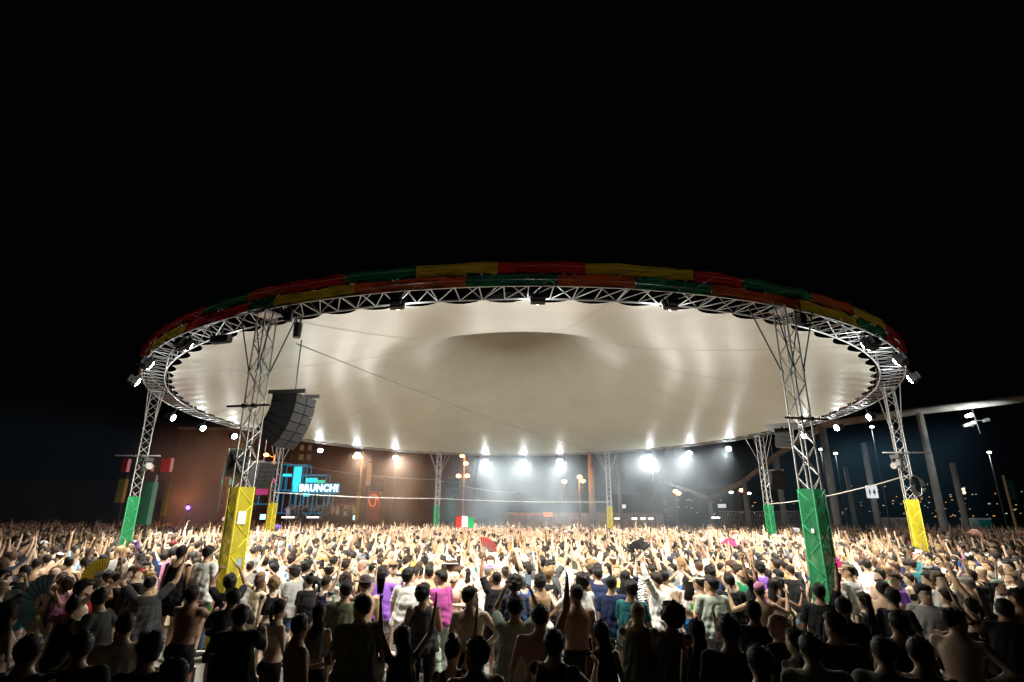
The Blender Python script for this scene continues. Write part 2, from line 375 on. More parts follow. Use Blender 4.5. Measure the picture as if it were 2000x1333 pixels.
lamp_light = bpy.data.lights.new('flood', 'AREA'); lamp_light.shape = 'RECTANGLE'; lamp_light.size = .44; lamp_light.size_y = .28; lamp_light.energy = LAMP_W; lamp_light.color = (1.0, .95, .83); lamp_light.spread = R(135)
cen = ring(0, 0, 0)
for k, (px, py) in enumerate(near):
    best = None
    for i in range(1440):
        th = math.pi * 2 * i / 1440; p = ring(th, ROUT + (.004 if k > 2 else -.012), ZR - (.40 if k > 2 else .16)); x, y = proj(p); d = (x - px) ** 2 + (y - py) ** 2
        if best is None or d < best[0]: best = (d, p)
    p = best[1]; a = math.atan2(cen.y - p.y, cen.x - p.x)
    m = T(p) @ Matrix.Scale(.62 if k < 3 else .82, 4) @ RZ(a - math.pi / 2) @ RX(R(-22))
    lab = 'flood lamp, ' + ORD[k]
    if k == 0: L = L0; L.matrix_basis = m; L['label'] = lab
    else: L = copy_thing(L0, m, lab)
    if k == 0:
        lo = link(bpy.data.objects.new('lamp_light', lamp_light)); lo.parent = L; lo.matrix_basis = T(0, .16, 0) @ RX(R(90 - 29))

# ------------------------------------------------------------------ the far setting
def at(px, py, d): return P(px, py, d)
def ground_at(px, d): p = P(px, 1010, d); return Vector((p.x, d, 0))
def zat(px, py, d): return P(px, py, d).z
DIMW = mat('dim lit window', (.2, .18, .1), .4, emit=(.5, .42, .2), es=.12)
# brown building behind the stage
b0, b1 = ground_at(322, 64), ground_at(925, 66); ln = (b1 - b0).length; ba = math.atan2(b1.y - b0.y, b1.x - b0.x)
bld = empty('building', 'long windowless reddish brown building behind the cyan stage', 'building', T(b0) @ RZ(ba))
MB().box((ln / 2, 6, 5.9), (ln, 12, 11.8)).build('wall', M['wood'], bld)
MB().box((ln / 2, 5.9, 11.95), (ln + .4, 12.4, .3)).build('parapet', M['concrete'], bld)
for i in range(9):
    x = (i + .5) * ln / 9
    MB().box((x, -.12, 5.6), (.45, .24, 11.2)).build('pilaster', M['wood'], bld)
for i in range(3):
    for j in range(2):
        wx = ln * .385 + i * .9
        f = MB().box((wx, -.05, 8.8 + j * 1.1), (.6, .1, .8)).build('window', M['steel'], bld)
        MB().box((wx, -.11, 8.8 + j * 1.1), (.44, .03, .6)).build('pane', DIMW, f)
d0 = MB().box((ln * .60, -.06, 1.9), (1.6, .12, 2.6)).build('door', M['steel'], bld)
b2 = ground_at(-260, 66); b3 = ground_at(318, 76)
bl2 = empty('building', 'low unlit building at the far left beyond the crowd', 'building', T(b2) @ RZ(math.atan2(b3.y - b2.y, b3.x - b2.x)))
l2 = (b3 - b2).length
MB().box((l2 / 2, 5, 3.2), (l2, 10, 6.4)).build('wall', mat('dark rendered wall', (.09, .06, .055), .9, noise_amt=.4, scale=.5), bl2)
MB().box((l2 / 2, 5, 6.5), (l2 + .4, 10.4, .25)).build('roof', M['steel'], bl2)
# hillside with far lights
hb = MB(); hv = []; nx = 40
for j in range(4):
    for i in range(nx + 1):
        x = -100 + 620 * i / nx; h = (0, 6, 13, 19)[j] * (.6 + .5 * math.sin(i * .21 + 1.2) ** 2 + .1 * math.sin(i * 1.3)); hv.append((x, 300 + j * 25, h))
hb.add(hv, [(j * (nx + 1) + i, j * (nx + 1) + i + 1, (j + 1) * (nx + 1) + i + 1, (j + 1) * (nx + 1) + i) for j in range(3) for i in range(nx)])
tag(hb.build('hillside', M['hill'], smooth=True), 'dark hillside beyond the site', kind='structure')
cl = MB(); cw = MB()
for i in range(85):
    px = 1640 + 380 * rng.random() ** .8; py = 945 + 68 * rng.random() ** .7; d = 205 + 70 * rng.random(); q = at(px, py, d); (cl if rng.random() < .7 else cw).box(q, (.25 + rng.random() * .5, .3, .18 + .25 * rng.random()))
for i in range(46):
    px = 1240 + 330 * rng.random(); py = 975 + 35 * rng.random(); q = at(px, py, 200 + 60 * rng.random()); (cl if rng.random() < .5 else cw).box(q, (.4, .3, .3))
tag(cl.build('town_lights', mat('sodium lit windows', (1, .6, .2), .5, emit=(1, .5, .12), es=.7)), 'scattered orange lights of the town on the hillside', 'lights', kind='stuff')
tag(cw.build('town_lights', mat('white lit windows', (1, .9, .7), .5, emit=(.9, .95, .8), es=.4)), 'scattered pale lights of the town on the hillside', 'lights', kind='stuff')
# concrete pergola on the right
def column(px, pt, d, wpx, lab, m=None):
    p = ground_at(px, d); z = zat(px, pt, d); wd = wpx * d / F / 1.0
    o = MB().loft([((0, 0, 0), wd * .56, wd * .5), ((0, 0, z), wd * .46, wd * .42)], 14).build('concrete_column', m or M['concrete'], mat=T(p), smooth=True)
    tag(o, lab, 'column', 'tall concrete columns of the pergola'); return Vector((p.x, p.y, z))
c1 = column(1840, 806, 38, 13, 'tall pale concrete column carrying the high beam, right of the right end yellow tower')
c2 = column(1634, 834, 42, 13, 'pale concrete column standing just right of the near green tower')
c3 = column(1532, 893, 55, 10, 'distant concrete column behind the hanging speaker stack')
c4 = column(1461, 943, 62, 9, 'distant short concrete column at the low end of the sloping beam')
c5 = column(1713, 866, 50, 11, 'concrete column with the lit restroom sign')
c6 = column(1884, 905, 52, 11, 'free concrete column nearest the right edge, behind the teal cabins')
c7 = column(1390, 975, 74, 7, 'small distant concrete column where the two beams meet')
c8 = column(1158, 880, 58, 12, 'orange lit concrete column in the smoke left of the distant yellow tower')
c9 = column(1212, 890, 66, 6, 'thin distant concrete column right of the distant yellow tower')
c10 = column(1668, 912, 66, 8, 'dim distant concrete column between the near green tower and the sign')
e0 = at(2090, 768, 32)
pb = empty('pergola_beam', 'long sloping round concrete beam of the pergola on the right', 'beam', T(0, 0, 0))
MB().path([e0, c1 + Vector((0, 0, .1)), c2 + Vector((0, 0, .1))], .26, 12).build('upper_beam', M['concrete'], pb, smooth=True)
MB().path([c2, c3 + Vector((0, 0, .1)), c4 + Vector((0, 0, .1)), c7 + Vector((0, 0, .1))], .27, 12).build('sloping_beam', M['concrete'], pb, smooth=True)
MB().path([c7 + Vector((0, 0, .1)), at(1290, 938, 78)], .22, 12).build('far_beam', M['concrete'], pb, smooth=True)
# spotlight cluster hanging from the beam, small far lamps
bp = e0.lerp(c1 + Vector((0, 0, .1)), .62)
sp = empty('spotlight_cluster', 'cluster of spotlights hanging under the beam at upper right, one lit', 'spotlight', T(bp.x, bp.y, bp.z - .2))
MB().tube((0, 0, 0), (.15, 0, -1.7), .035).build('stem', M['steel'], sp)
for i, (dx, dz) in enumerate(((-.30, -.55), (.75, -.85), (-.65, -1.2), (-.2, -1.05))):
    h = MB().tube((dx * .2, 0, dz), (dx, 0, dz), .02).tube((dx - .18, 0, dz - .02), (dx + .18, 0, dz + .08), .10, .13, 12).build('spotlight_head', M['small'] if i == 0 else M['alu'], sp)
l = bpy.data.lights.new('beam_spot', 'POINT'); l.energy = 240; l.color = (.9, .97, 1); l.shadow_soft_size = .2; o = link(bpy.data.objects.new('lamp_light', l)); o.parent = sp; o.location = (-.4, -.9, -.9)
fl = [(1703, 834, 45), (1932, 884, 60), (1632, 886, 70), (1603, 878, 70), (1428, 962, 90), (1463, 964, 90), (1880, 962 - 1, 300)]
fll = ['small white lamp between the near green tower and the right end tower', 'single white lamp over the right edge cabins', 'right one of two small white lamps by the near green tower', 'left one of two small white lamps by the near green tower', 'left one of two low lamps over the rail fence', 'right one of two low lamps over the rail fence']
for (px, py, d), lab in zip(fl, fll):
    p = at(px, py, d); t = empty('area_lamp', lab, 'lamp', T(p.x, p.y, 0), 'small far lamps')
    if py < 890:
        l = bpy.data.lights.new('area_lamp', 'POINT'); l.energy = 260; l.color = (.85, .95, 1); l.shadow_soft_size = .2; o = link(bpy.data.objects.new('lamp_light', l)); o.parent = t; o.location = (0, -.8, p.z - .5)
    s = d / 50; MB().tube((0, .1, 0), (0, .1, p.z), .05 * s).build('mast', M['steel'], t); MB().ball((0, 0, p.z), (.20 * s, .12 * s, .10 * s), 10, 6).build('lamp_head', M['small'], t)
# orange street lamps
def street_lamp(px, tops, d, lab, base=1015, pow_=0):
    p = ground_at(px, d); z = max(zat(px, y, d) for _, y in tops); t = empty('street_lamp', lab, 'street lamp', T(p), 'orange street lamps')
    MB().tube((0, 0, 0), (0, 0, z), .11, .07, 8).build('pole', mat_pole, t)
    for x, y in tops:
        q = at(x, y, d); lx = q.x - p.x; MB().tube((0, 0, q.z - .2), (lx, 0, q.z), .04).build('arm', mat_pole, t) if abs(lx) > .12 else None
        MB().ball((lx, -.1, q.z), (.24 * d / 60, .2, .17 * d / 60), 10, 6).build('lamp_head', M['soft'], t)
    if pow_:
        l = bpy.data.lights.new('sodium', 'POINT'); l.energy = pow_; l.color = (1, .38, .08); l.shadow_soft_size = .3
        o = link(bpy.data.objects.new('lamp_light', l)); o.parent = t; o.location = (0, -1.0, z - .3)
mat_pole = mat('painted pole', (.35, .2, .08), .6)
street_lamp(521, [(521, 889)], 46, 'orange street lamp behind the near yellow tower', pow_=350)
street_lamp(698, [(694, 893), (703, 893)], 52, 'orange double street lamp above the stage', pow_=300)
street_lamp(904, [(903, 891), (910, 906), (896, 930), (913, 930)], 58, 'four headed orange street lamp right of the distant green tower', pow_=380)
street_lamp(1133, [(1132, 932), (1138, 940)], 70, 'orange street lamp glowing in the smoke left of the orange column', pow_=500)
street_lamp(1103, [(1102, 941)], 85, 'small far orange street lamp in the smoke')
street_lamp(1280, [(1273, 910), (1282, 918)], 70, 'orange double street lamp blurred by smoke right of the distant yellow tower')
street_lamp(1323, [(1319, 960), (1325, 964)], 80, 'small twin orange street lamp left of the distant right columns')
street_lamp(1390 + 58, [(1448, 958)], 130, 'tiny far orange lamp over the rail fence')
p = ground_at(1980, 42); t = empty('banner_post', 'leaning pale post with a dark hanging banner at the right edge', 'post', T(p))
zt = zat(1960, 926, 42); q = at(1958, 926, 42) - p
MB().tube((0, 0, 0), (0, 0, zt - .1), .10, .08).build('pole', mat_pole, t); MB().box((.35, 0, zt - 1.2), (.5, .03, 1.4)).build('banner', mat('dark green banner', (.01, .05, .04), .8), t)
# warm wash on the orange column and wall
def wash(name, loc, e, col, size=1.0):
    l = bpy.data.lights.new(name, 'POINT'); l.energy = e; l.color = col; l.shadow_soft_size = size; o = link(bpy.data.objects.new(name, l)); o.location = loc; return o
wash('sodium_wash', c8 + Vector((-2.4, -2.0, -2.2)), 650, (1, .35, .07), .3)
# restroom sign, number sign, lit panels
p = at(1703, 961, 49.2); t = empty('restroom_sign', 'lit white restroom sign with two figures on a concrete column', 'sign', T(p) @ RZ(R(-20)))
MB().box((0, 0, 0), (.86, .06, 1.05)).build('board', M['white'], t)
for s in (-1, 1):
    q = MB().ball((s * .17, -.045, .20), (.055, .012, .055), 10, 6).add([(s * .17 - .07, -.04, .12), (s * .17 + .07, -.04, .12), (s * .17 + (.12 if s > 0 else .06), -.04, -.12), (s * .17 - (.12 if s > 0 else .06), -.04, -.12)], [(0, 1, 2, 3)])
    q.box((s * .17 - .03, -.04, -.21), (.035, .01, .18)).box((s * .17 + .03, -.04, -.21), (.035, .01, .18)); q.build('pictogram', M['ink'], t)
def text_obj(name, txt, m, size, ext, parent, mt, bold=0.0):
    cu = bpy.data.curves.new(name, 'FONT'); cu.body = txt; cu.size = size; cu.extrude = ext; cu.offset = bold; cu.align_x = 'CENTER'; cu.align_y = 'CENTER'; cu.space_character = 1.12; cu.resolution_u = 3
    o = link(bpy.data.objects.new('t', cu)); dg = bpy.context.evaluated_depsgraph_get(); me = bpy.data.meshes.new_from_object(o.evaluated_get(dg)); bpy.data.objects.remove(o)
    me.materials.clear(); me.materials.append(m); o = place(name, me, parent, mt); return o
t = empty('number_sign', 'small lit sign reading ZS on a wall behind the right columns', 'sign', T(at(1877, 960, 90)))
MB().box((0, .1, 0), (1.5, .1, 1.0)).build('board', M['steel'], t); text_obj('lettering', 'ZS', mat('warm sign letters', (1, .9, .6), .5, emit=(1, .8, .5), es=2.5), 1.25, .03, t, RX(R(90)), .03)
def lbox(name, px0, py0, px1, py1, d, dep, m, lab, cat, group=None, frame=True):
    a, b = at(px0, py0, d), at(px1, py1, d); t = empty(name, lab, cat, T((a + b) / 2), group)
    wd, hh = abs(b.x - a.x), abs(a.z - b.z); MB().box((0, 0, 0), (wd, dep, hh)).build('panel', m, t)
    if frame: MB().box((0, dep / 2 + .04, 0), (wd + .12, .08, hh + .12)).build('backing', M['steel'], t)
    return t
lbox('glowing_board', 1061, 1001, 1080, 1010, 66, .2, M['orange'], 'small glowing orange board low in the smoke', 'board')
lbox('lit_screen', 1402, 985, 1418, 992, 110, .2, M['white'], 'small pale lit screen left of the distant right columns', 'screen')
for i, x in enumerate((1205, 1239, 1256, 1271)):
    lbox('light_bar', x - 5, 1012, x + 5, 1014.5, 62, .1, M['tube'], ['low white light bar nearest the distant yellow tower', 'first of three low white light bars in a row', 'middle of three low white light bars in a row', 'last of three low white light bars in a row'][i], 'light', 'low white light bars', False)
lbox('lit_sign', 1215, 986, 1222, 993, 64, .1, M['white'], 'small round white lit sign right of the distant yellow tower', 'sign')
lbox('light_bar', 1390, 1010, 1406, 1013, 60, .1, M['tube'], 'low white light bar left of the rail fence', 'light', 'low white light bars', False)
wallr = MB(); a, b = ground_at(985, 70), ground_at(1290, 72)
o = MB().box((a + b) / 2 + Vector((0, 0, 1.4)), ((b - a).length, .4, 2.8)).build('site_wall', M['concrete']); tag(o, 'low pale wall behind the smoke at the back of the crowd', 'wall')
lbox('orange_strip', 1000, 1004, 1056, 1005.5, 69, .1, M['orange'], 'thin orange light strip along the low wall', 'light', frame=False)
# cabins
for i, (x0, x1, c) in enumerate(((1900, 1924, (.01, .30, .26)), (1884, 1899, (.45, .5, .5)), (1719, 1741, (.5, .4, .36)), (1752, 1772, (.42, .30, .24)))):
    a, b = ground_at(x0, 62), ground_at(x1, 62); wd = b.x - a.x
    t = empty('portable_cabin', ['teal portable cabin near the right edge', 'pale grey portable cabin beside the teal one', 'pinkish white cabin left of the right end tower', 'brownish cabin just left of the yellow wrap on the right'][i], 'cabin', T((a.x + b.x) / 2, 62, 0), 'portable cabins')
    MB().box((0, 0, 1.15), (wd, 1.3, 2.3)).build('body', mat('cabin glow paint', c, .5, emit=c, es=.03), t); MB().box((0, -.68, 1.1), (wd * .6, .05, 1.9)).build('door', mat('cabin door', tuple(q * .8 for q in c), .5), t); MB().box((0, 0, 2.38), (wd + .1, 1.4, .15)).build('roof', M['paper'], t)  # faint glow in the body colour stands in for light on it
wash('cabin_wash', Vector((ground_at(1895, 57).x, 57, 4)), 60, (.8, 1, .9), .2)  # bare point light over the cabins, no lamp body built
# rail fence
a, b = ground_at(1405, 58), ground_at(1622, 52); fn = empty('rail_fence', 'pale vertical rail fence behind the right side of the crowd', 'fence', T(a) @ RZ(math.atan2(b.y - a.y, b.x - a.x))); L = (b - a).length
for z in (.35, 3.0): bar('rail', (0, 0, z), (L, 0, z), .04, fn)
nbars = 62
for i in range(nbars + 1): bar('fence_rail', (L * i / nbars, 0, .1), (L * i / nbars, 0, 3.05), .022, fn)

# ------------------------------------------------------------------ the stage at far left
SD = 54
stg = empty('stage', 'raised stage with cyan lit scaffold behind the crowd, left of centre', 'stage', T(0, 0, 0))
a, b = ground_at(555, SD), ground_at(705, SD)
MB().box(((a.x + b.x) / 2, SD + 4, .85), (b.x - a.x, 8, 1.7)).build('deck', M['steel'], stg)
MB().box(((a.x + b.x) / 2, SD + .6, 2.05), ((b.x - a.x) * .75, .7, .7)).build('booth', M['plastic'], stg)
def sbox(name, x0, y0, x1, y1, d, dep, m, par):
    p, q = at(x0, y0, d), at(x1, y1, d); return MB().box((p + q) / 2, (abs(p.x - q.x), dep, abs(p.z - q.z))).build(name, m, par)
def sframe(x0, y0, x1, y1, d, m, par, dep=1.2, r=.05):
    p, q = at(x0, y0, d), at(x1, y1, d)
    for y in (0, dep):
        for u, v in ((p, Vector((q.x, p.y, p.z))), (Vector((p.x, p.y, q.z)), q), (p, Vector((p.x, p.y, q.z))), (Vector((q.x, p.y, p.z)), q)):
            o = MB().tube(u + Vector((0, y, 0)), Vector((v.x, u.y + y, v.z)), r, n=6).build('scaffold_tube', m, par)
for a_ in ((552, 908, 575, 1003), (575, 908, 590, 1003), (583, 928, 636, 946), (594, 962, 640, 1003), (612, 962, 630, 1003), (440, 905, 470, 1000), (498, 950, 524, 985), (552, 930, 570, 958)): sframe(*a_, SD + 2, M['cyand'], stg)
for x0, y0, x1, y1 in ((576, 912, 586, 948), (553, 926, 569, 931), (598, 934, 619, 943), (574, 940, 583, 962), (593, 963, 604, 970)): sbox('lit_panel', x0, y0, x1, y1, SD + 1, .15, M['cyan'], stg)
gr_ = mat('green lit panel', (.02, .3, .15), .5, emit=(.05, .8, .42), es=.9)
for x0, y0, x1, y1 in ((620, 938, 634, 945), (434, 936, 452, 947), (438, 955, 451, 962)): sbox('lit_panel', x0, y0, x1, y1, SD + 1, .15, gr_, stg)
for x0, y0, x1, y1 in ((501, 950, 522, 967), (530, 934, 538, 944)): sbox('lit_panel', x0, y0, x1, y1, SD + 1.5, .15, M['pinkl'], stg)
for x0, y0, x1, y1 in ((605, 1010, 605, 1010),): pass
for x0, x1 in ((551, 574), (600, 622)): sbox('light_bar', x0, 1009.5, x1, 1012, SD - .2, .12, M['tube'], stg)
for x0, y0, x1, y1 in ((509, 1005, 519, 1015), (690, 1007, 698, 1016)):
    sbox('monitor_screen', x0, y0, x1, y1, SD - .5, .12, mat('pale cyan screen', (.4, .9, 1), .4, emit=(.4, .9, 1), es=2.2), stg)
sg = empty('stage_sign', 'glowing cyan sign reading BRUNCH! above the stage', 'sign', T(at(622.5, 954, SD)))
p, q = at(583, 944, SD), at(661, 964, SD); sw, shh = q.x - p.x, p.z - q.z
MB().box((0, .12, 0), (sw, .2, shh)).build('board', M['ledbg'], sg)
t_ = text_obj('lettering', 'BRUNCH!', M['ledw'], 1.0, .03, sg, RX(R(90)), .02)
dx = max(v.co.x for v in t_.data.vertices) - min(v.co.x for v in t_.data.vertices); dy = max(v.co.y for v in t_.data.vertices) - min(v.co.y for v in t_.data.vertices)
t_.matrix_basis = RX(R(90)) @ Matrix.Diagonal((sw * .93 / dx, shh * .72 / dy, 1, 1))
# coloured pillars and drapes either side of the stage
def pillar(x, y0, y1, d, wpx, m, name, lab, cat):
    p = ground_at(x, d); z0 = zat(x, y0, d); z1 = max(0, zat(x, y1, d)); wd = wpx * d / F; t = empty(name, lab, cat, T(p.x, p.y, 0))
    MB().box((0, 0, (z0 + z1) / 2), (wd, wd * .8, z0 - z1)).build('cladding', m, t); MB().tube((0, wd * .6, 0), (0, wd * .6, z0 + .3), .06).build('mast', M['steel'], t); return t
red_ = mat('red drape', (.30, .03, .015), .8, noise_amt=.3, scale=1.5); yel_ = mat('yellow drape', (.42, .34, .02), .8, noise_amt=.3, scale=1.5); grn_ = mat('shade darkened green drape', (.004, .06, .03), .8, noise_amt=.3, scale=1.5); org_ = mat('orange lit drape', (.35, .07, .02), .8, noise_amt=.4, scale=2, emit=(1, .2, .03), es=.10)  # green is darkened: shade behind the tower put into its colour
pillar(431, 930, 1020, 44, 9, red_, 'drape_pillar', 'red clad pillar left of the near yellow tower', 'pillar')
pillar(697, 962, 1018, 50, 6, yel_, 'drape_pillar', 'thin yellow pillar right of the stage', 'pillar')
pillar(728, 960, 1018, 56, 22, red_, 'drape_pillar', 'wide dull red panel with an orange emblem right of the stage', 'pillar')
pillar(714, 905, 949, 54, 8, M['concrete'], 'hanging_banner', 'pale narrow hanging banner right of the stage sign', 'banner')
pillar(879, 968, 1018, 44, 16, grn_, 'drape_pillar', 'dark green draped pillar under the distant speaker stack', 'pillar')
pillar(283, 942, 1025, 24, 18, grn_, 'drape_pillar', 'shade darkened green drape behind the far left green tower', 'pillar')
pillar(317, 942, 1008, 40, 7, yel_, 'drape_pillar', 'thin dull yellow pillar right of the far left tower', 'pillar')
pillar(227, 936, 982, 40, 12, yel_, 'hanging_banner', 'dim yellow hanging banner at the left', 'banner')
pillar(245, 972, 986, 40, 5, yel_, 'hanging_banner', 'small dim yellow flag left of the far left tower', 'banner')
e_ = empty('emblem', 'orange looping emblem on the red panel', 'emblem', T(at(729, 978, 55)))
MB().path([(.45 * math.cos(i * .55) * (1 - i * .03), -.02 * i, .55 * math.sin(i * .55)) for i in range(14)], .06, 6).build('stroke', mat('orange neon', (1, .2, .02), .5, emit=(1, .16, .02), es=.8), e_)
wash('stage_cyan', at(600, 950, SD - 4) , 260, (.1, .75, 1), .5); wash('stage_blue', at(520, 975, SD - 1), 90, (.15, .25, 1), .5)
wash('smoke_amber', at(352, 975, 44), 260, (1, .30, .08), .5); wash('wall_amber', at(800, 940, 56), 110, (1, .28, .07), .6); wash('wall_amber', at(470, 930, 58), 70, (1, .30, .09), .6)
bl = empty('blue_lamp', 'small blue violet lamp glowing low left of the near yellow tower', 'lamp', T(at(367, 992, 36)))
MB().ball((0, 0, 0), (.12, .1, .12), 10, 6).build('bulb', M['blue'], bl); MB().tube((0, .1, 0), (0, .1, -1.4), .03).build('stand', M['steel'], bl)
wash('blue_spill', at(367, 996, 35.5), 30, (.12, .08, 1), .2)

# ------------------------------------------------------------------ cables
def cable(pts, r, m, lab, sag=.3, seg=14, jit=0):
    out = []
    for a, b in zip(pts, pts[1:]):
        for i in range(seg): t = i / seg; p = a.lerp(b, t); out.append(p + Vector((0, 0, -sag * 4 * t * (1 - t) + jit * (rng.random() - .5))))
    out.append(pts[-1]); tag(MB().path(out, r, 5).build('cable', m), lab, 'cable', 'cables strung between the towers')
tb = lambda k, z: Vector((towers[k][1].x, towers[k][1].y, z))
cable([tb(2, 3.85), tb(3, 3.75), tb(4, 3.55)], .022, mat('pale tinsel cable', (.75, .75, .7), .4, noise_amt=.4, scale=3), 'pale tinsel cable strung low between the distant towers', .10, 26, .02)
cable([at(1500, 985, 30), tb(6, 4.6 - .6)], .018, M['cord'], 'pale cable running from the distant right tower to the right end tower', .15, 20, .02)
cable([at(548, 903, 40), at(850, 937, 46), at(1010, 962, 60)], .018, M['cord'], 'thin light string running above the stage sign', .25)
hp = None
for i in range(1440):
    p = ring(math.pi * 2 * i / 1440, RIN - .012, ZR); x, y = proj(p)
    if y < 700 and (hp is None or abs(x - 582) < abs(proj(hp)[0] - 582)): hp = p
cable([hp + Vector((0, 0, -.5)), tb(4, ZR - .1)], .012, M['rope'], 'thin dark wire crossing under the membrane', .25)

# ------------------------------------------------------------------ loudspeakers
def line_array(n, mat4, lab, bw=.95, bd=.5, bh=.20, drop=0, step=5.0, chain=None):
    t = empty('line_array', lab, 'loudspeaker', mat4, 'hanging loudspeaker stacks'); z = 0; y = 0; a = R(2)
    for i in range(n):
        cm = T(0, y, z) @ RX(-a)
        b = MB(); v = []
        for zz, dd in ((0, 0), (-bh, .018)): v += [(-bw / 2, -bd + dd, zz), (bw / 2, -bd + dd, zz), (bw / 2, 0, zz), (-bw / 2, 0, zz)]
        b.add(v, [(0, 1, 2, 3), (4, 7, 6, 5), (0, 4, 5, 1), (1, 5, 6, 2), (2, 6, 7, 3), (3, 7, 4, 0)])
        c = b.build('speaker_box', M['black'], t, cm)
        MB().box((-bw * .27, .012, -bh / 2), (bw * .46, .02, bh * .95)).box((bw * .27, .012, -bh / 2), (bw * .46, .02, bh * .95)).build('grille', M['grille'], c); tag(c.children[0], kind='stuff')
        MB().box((-bw / 2 - .012, -bd * .5, -bh / 2), (.02, .16, .05)).build('handle', M['steel'], c)
        q = cm @ Vector((0, 0, -bh - .012)); y, z = q.y, q.z; a += R(step)
    fr = MB().box((-.3, -bd * .5, .06), (.05, bd + .3, .08)).box((.3, -bd * .5, .06), (.05, bd + .3, .08)).box((0, -bd * .5, .06), (.6, .05, .08)).build('flying_frame', M['steel'], t)
    if chain: MB().tube((0, -bd * .5, .1), (0, -bd * .5, chain), .014).build('chain', M['steel'], t)
    return t
pa = at(598, 775, 11.8); line_array(6, T(pa) @ RZ(R(-180 + 80)), 'big black curved line array hanging beside the near yellow tower', .78, .56, .19, step=7.5, chain=hp.z - pa.z - .45)
hm = empty('chain_hoist', 'black chain hoist hanging under the ring above the big line array', 'hoist', T(at(581, 646, 11.7)))
MB().tube((0, 0, -.17), (0, 0, .17), .085, .095, 12).build('motor_body', M['plastic'], hm); MB().tube((-.02, 0, .15), (-.12, 0, .45), .02).tube((.02, 0, .15), (.12, 0, .45), .02).build('sling', M['steel'], hm)
line_array(6, T(at(884, 935, 42)) @ RZ(R(180 + 8)), 'small distant line array right of the distant green tower', 1.0, .55, .2, step=3, chain=3.2)
line_array(6, T(at(1520, 921, 31)) @ RZ(R(180 + 16)), 'distant grey line array between the green towers on the right', .95, .55, .155, step=5, chain=2.6)
line_array(6, T(at(523, 906, 22)) @ RZ(R(-180 + 62)), 'second black line array behind the near yellow tower', .75, .5, .155, step=5, chain=3.0)
line_array(4, T(at(1546, 838, 12.4)) @ RZ(R(180 + 60)), 'small speaker stack mounted behind the near green tower', .35, .35, .10, step=2)
line_array(4, T(at(738, 936, 48)) @ RZ(R(180)), 'small dim speaker stack right of the stage', 1.1, .5, .24, step=2, chain=4)
dr = empty('fan_drum', 'large round black drum fan clamped to the near yellow tower', 'fan', T(at(462, 905, 11.6)) @ RZ(R(-62)))
MB().tube((0, -.16, 0), (0, .16, 0), .30, .29, 28).build('drum', M['plastic'], dr, smooth=False)
for r_ in (.29, .2, .1): MB().path([(r_ * math.cos(i * math.pi / 12), -.175, r_ * math.sin(i * math.pi / 12)) for i in range(24)], .008, 5, closed=True).build('guard_ring', M['steel'], dr)
MB().path([(-.32, 0, 0), (-.32, .24, .1), (.32, .24, .1), (.32, 0, 0)], .02).build('bracket', M['steel'], dr)
# fixtures clamped on the towers
def moving_head(m4, lab):
    t = empty('moving_head', lab, 'stage light', m4, 'moving head stage lights')
    MB().box((0, 0, -.08), (.30, .20, .12)).build('base', M['plastic'], t)
    MB().box((-.14, 0, -.28), (.035, .10, .34)).box((.14, 0, -.28), (.035, .10, .34)).build('yoke', M['plastic'], t); tag(t.children[-1], kind='stuff')
    MB().tube((0, .22, -.38), (0, -.20, -.30), .10, .12, 14).build('head', M['alu'], t); return t
for k, z, wd, lab in ((1, 0, 0, ''), (6, 0, 0, ''), (0, 0, 0, ''), (7, 0, 0, '')):
    t, p, ang = towers[k]; px, py = {1: (289, 892), 6: (1747, 886), 0: (485, 797), 7: (1560, 822)}[k]; z = at(px, py, p.y).z
    cb = empty('crossbar', {1: 'horizontal pipe clamped across the far left green tower', 6: 'horizontal pipe clamped across the right end yellow tower', 0: 'short dark pipe clamped across the near yellow tower', 7: 'short dark pipe clamped across the near green tower'}[k], 'pipe', T(p.x, p.y - .25, z) @ RZ(R({1: 4, 6: -4, 0: -12, 7: 14}[k])), 'pipes clamped across towers')
    hwid = .75 if k in (1, 6) else .5
    MB().tube((-hwid, 0, 0), (hwid, 0, 0), .024).build('pipe', M['alu'] if k in (1, 6) else M['steel'], cb)
    for s in (-.12, .12): MB().box((s, .02, 0), (.06, .1, .08)).build('clamp', M['steel'], cb)
    if k == 1: moving_head(T(p.x + .36, p.y - .25, z - .05) @ RZ(R(60)), 'moving head light hanging from the pipe on the far left tower')
    if k == 6: moving_head(T(p.x - .36, p.y - .25, z - .05) @ RZ(R(110)), 'moving head light hanging from the pipe on the right end tower')
for i, (x0, y0, x1, y1) in enumerate(((320, 895, 333, 922), (286, 908, 297, 921), (244, 897, 249, 922))):
    p, q = at(x0, y0, 21.5), at(x1, y1, 21.5); o = MB().box((p + q) / 2, (abs(q.x - p.x), .18, abs(p.z - q.z))).build('light_cover', M['redbox']); tag(o, ['red plastic covered fixture right of the far left tower', 'red cover seen behind the far left tower lacing', 'dim red cover left of the far left tower'][i], 'cover', 'red covers by the far left tower')
cg = empty('cable_coil', 'coil of black cable hung right of the right end yellow tower', 'cable coil', T(at(1796, 950, 16.6)))
for i in range(7): MB().path([(.16 * math.cos(a * math.pi / 10) + .03 * i - .1, .02 * i, .30 * math.sin(a * math.pi / 10) * (1 - .04 * i)) for a in range(20)], .02, 5, closed=True).build('cable_loop', M['plastic'], cg)
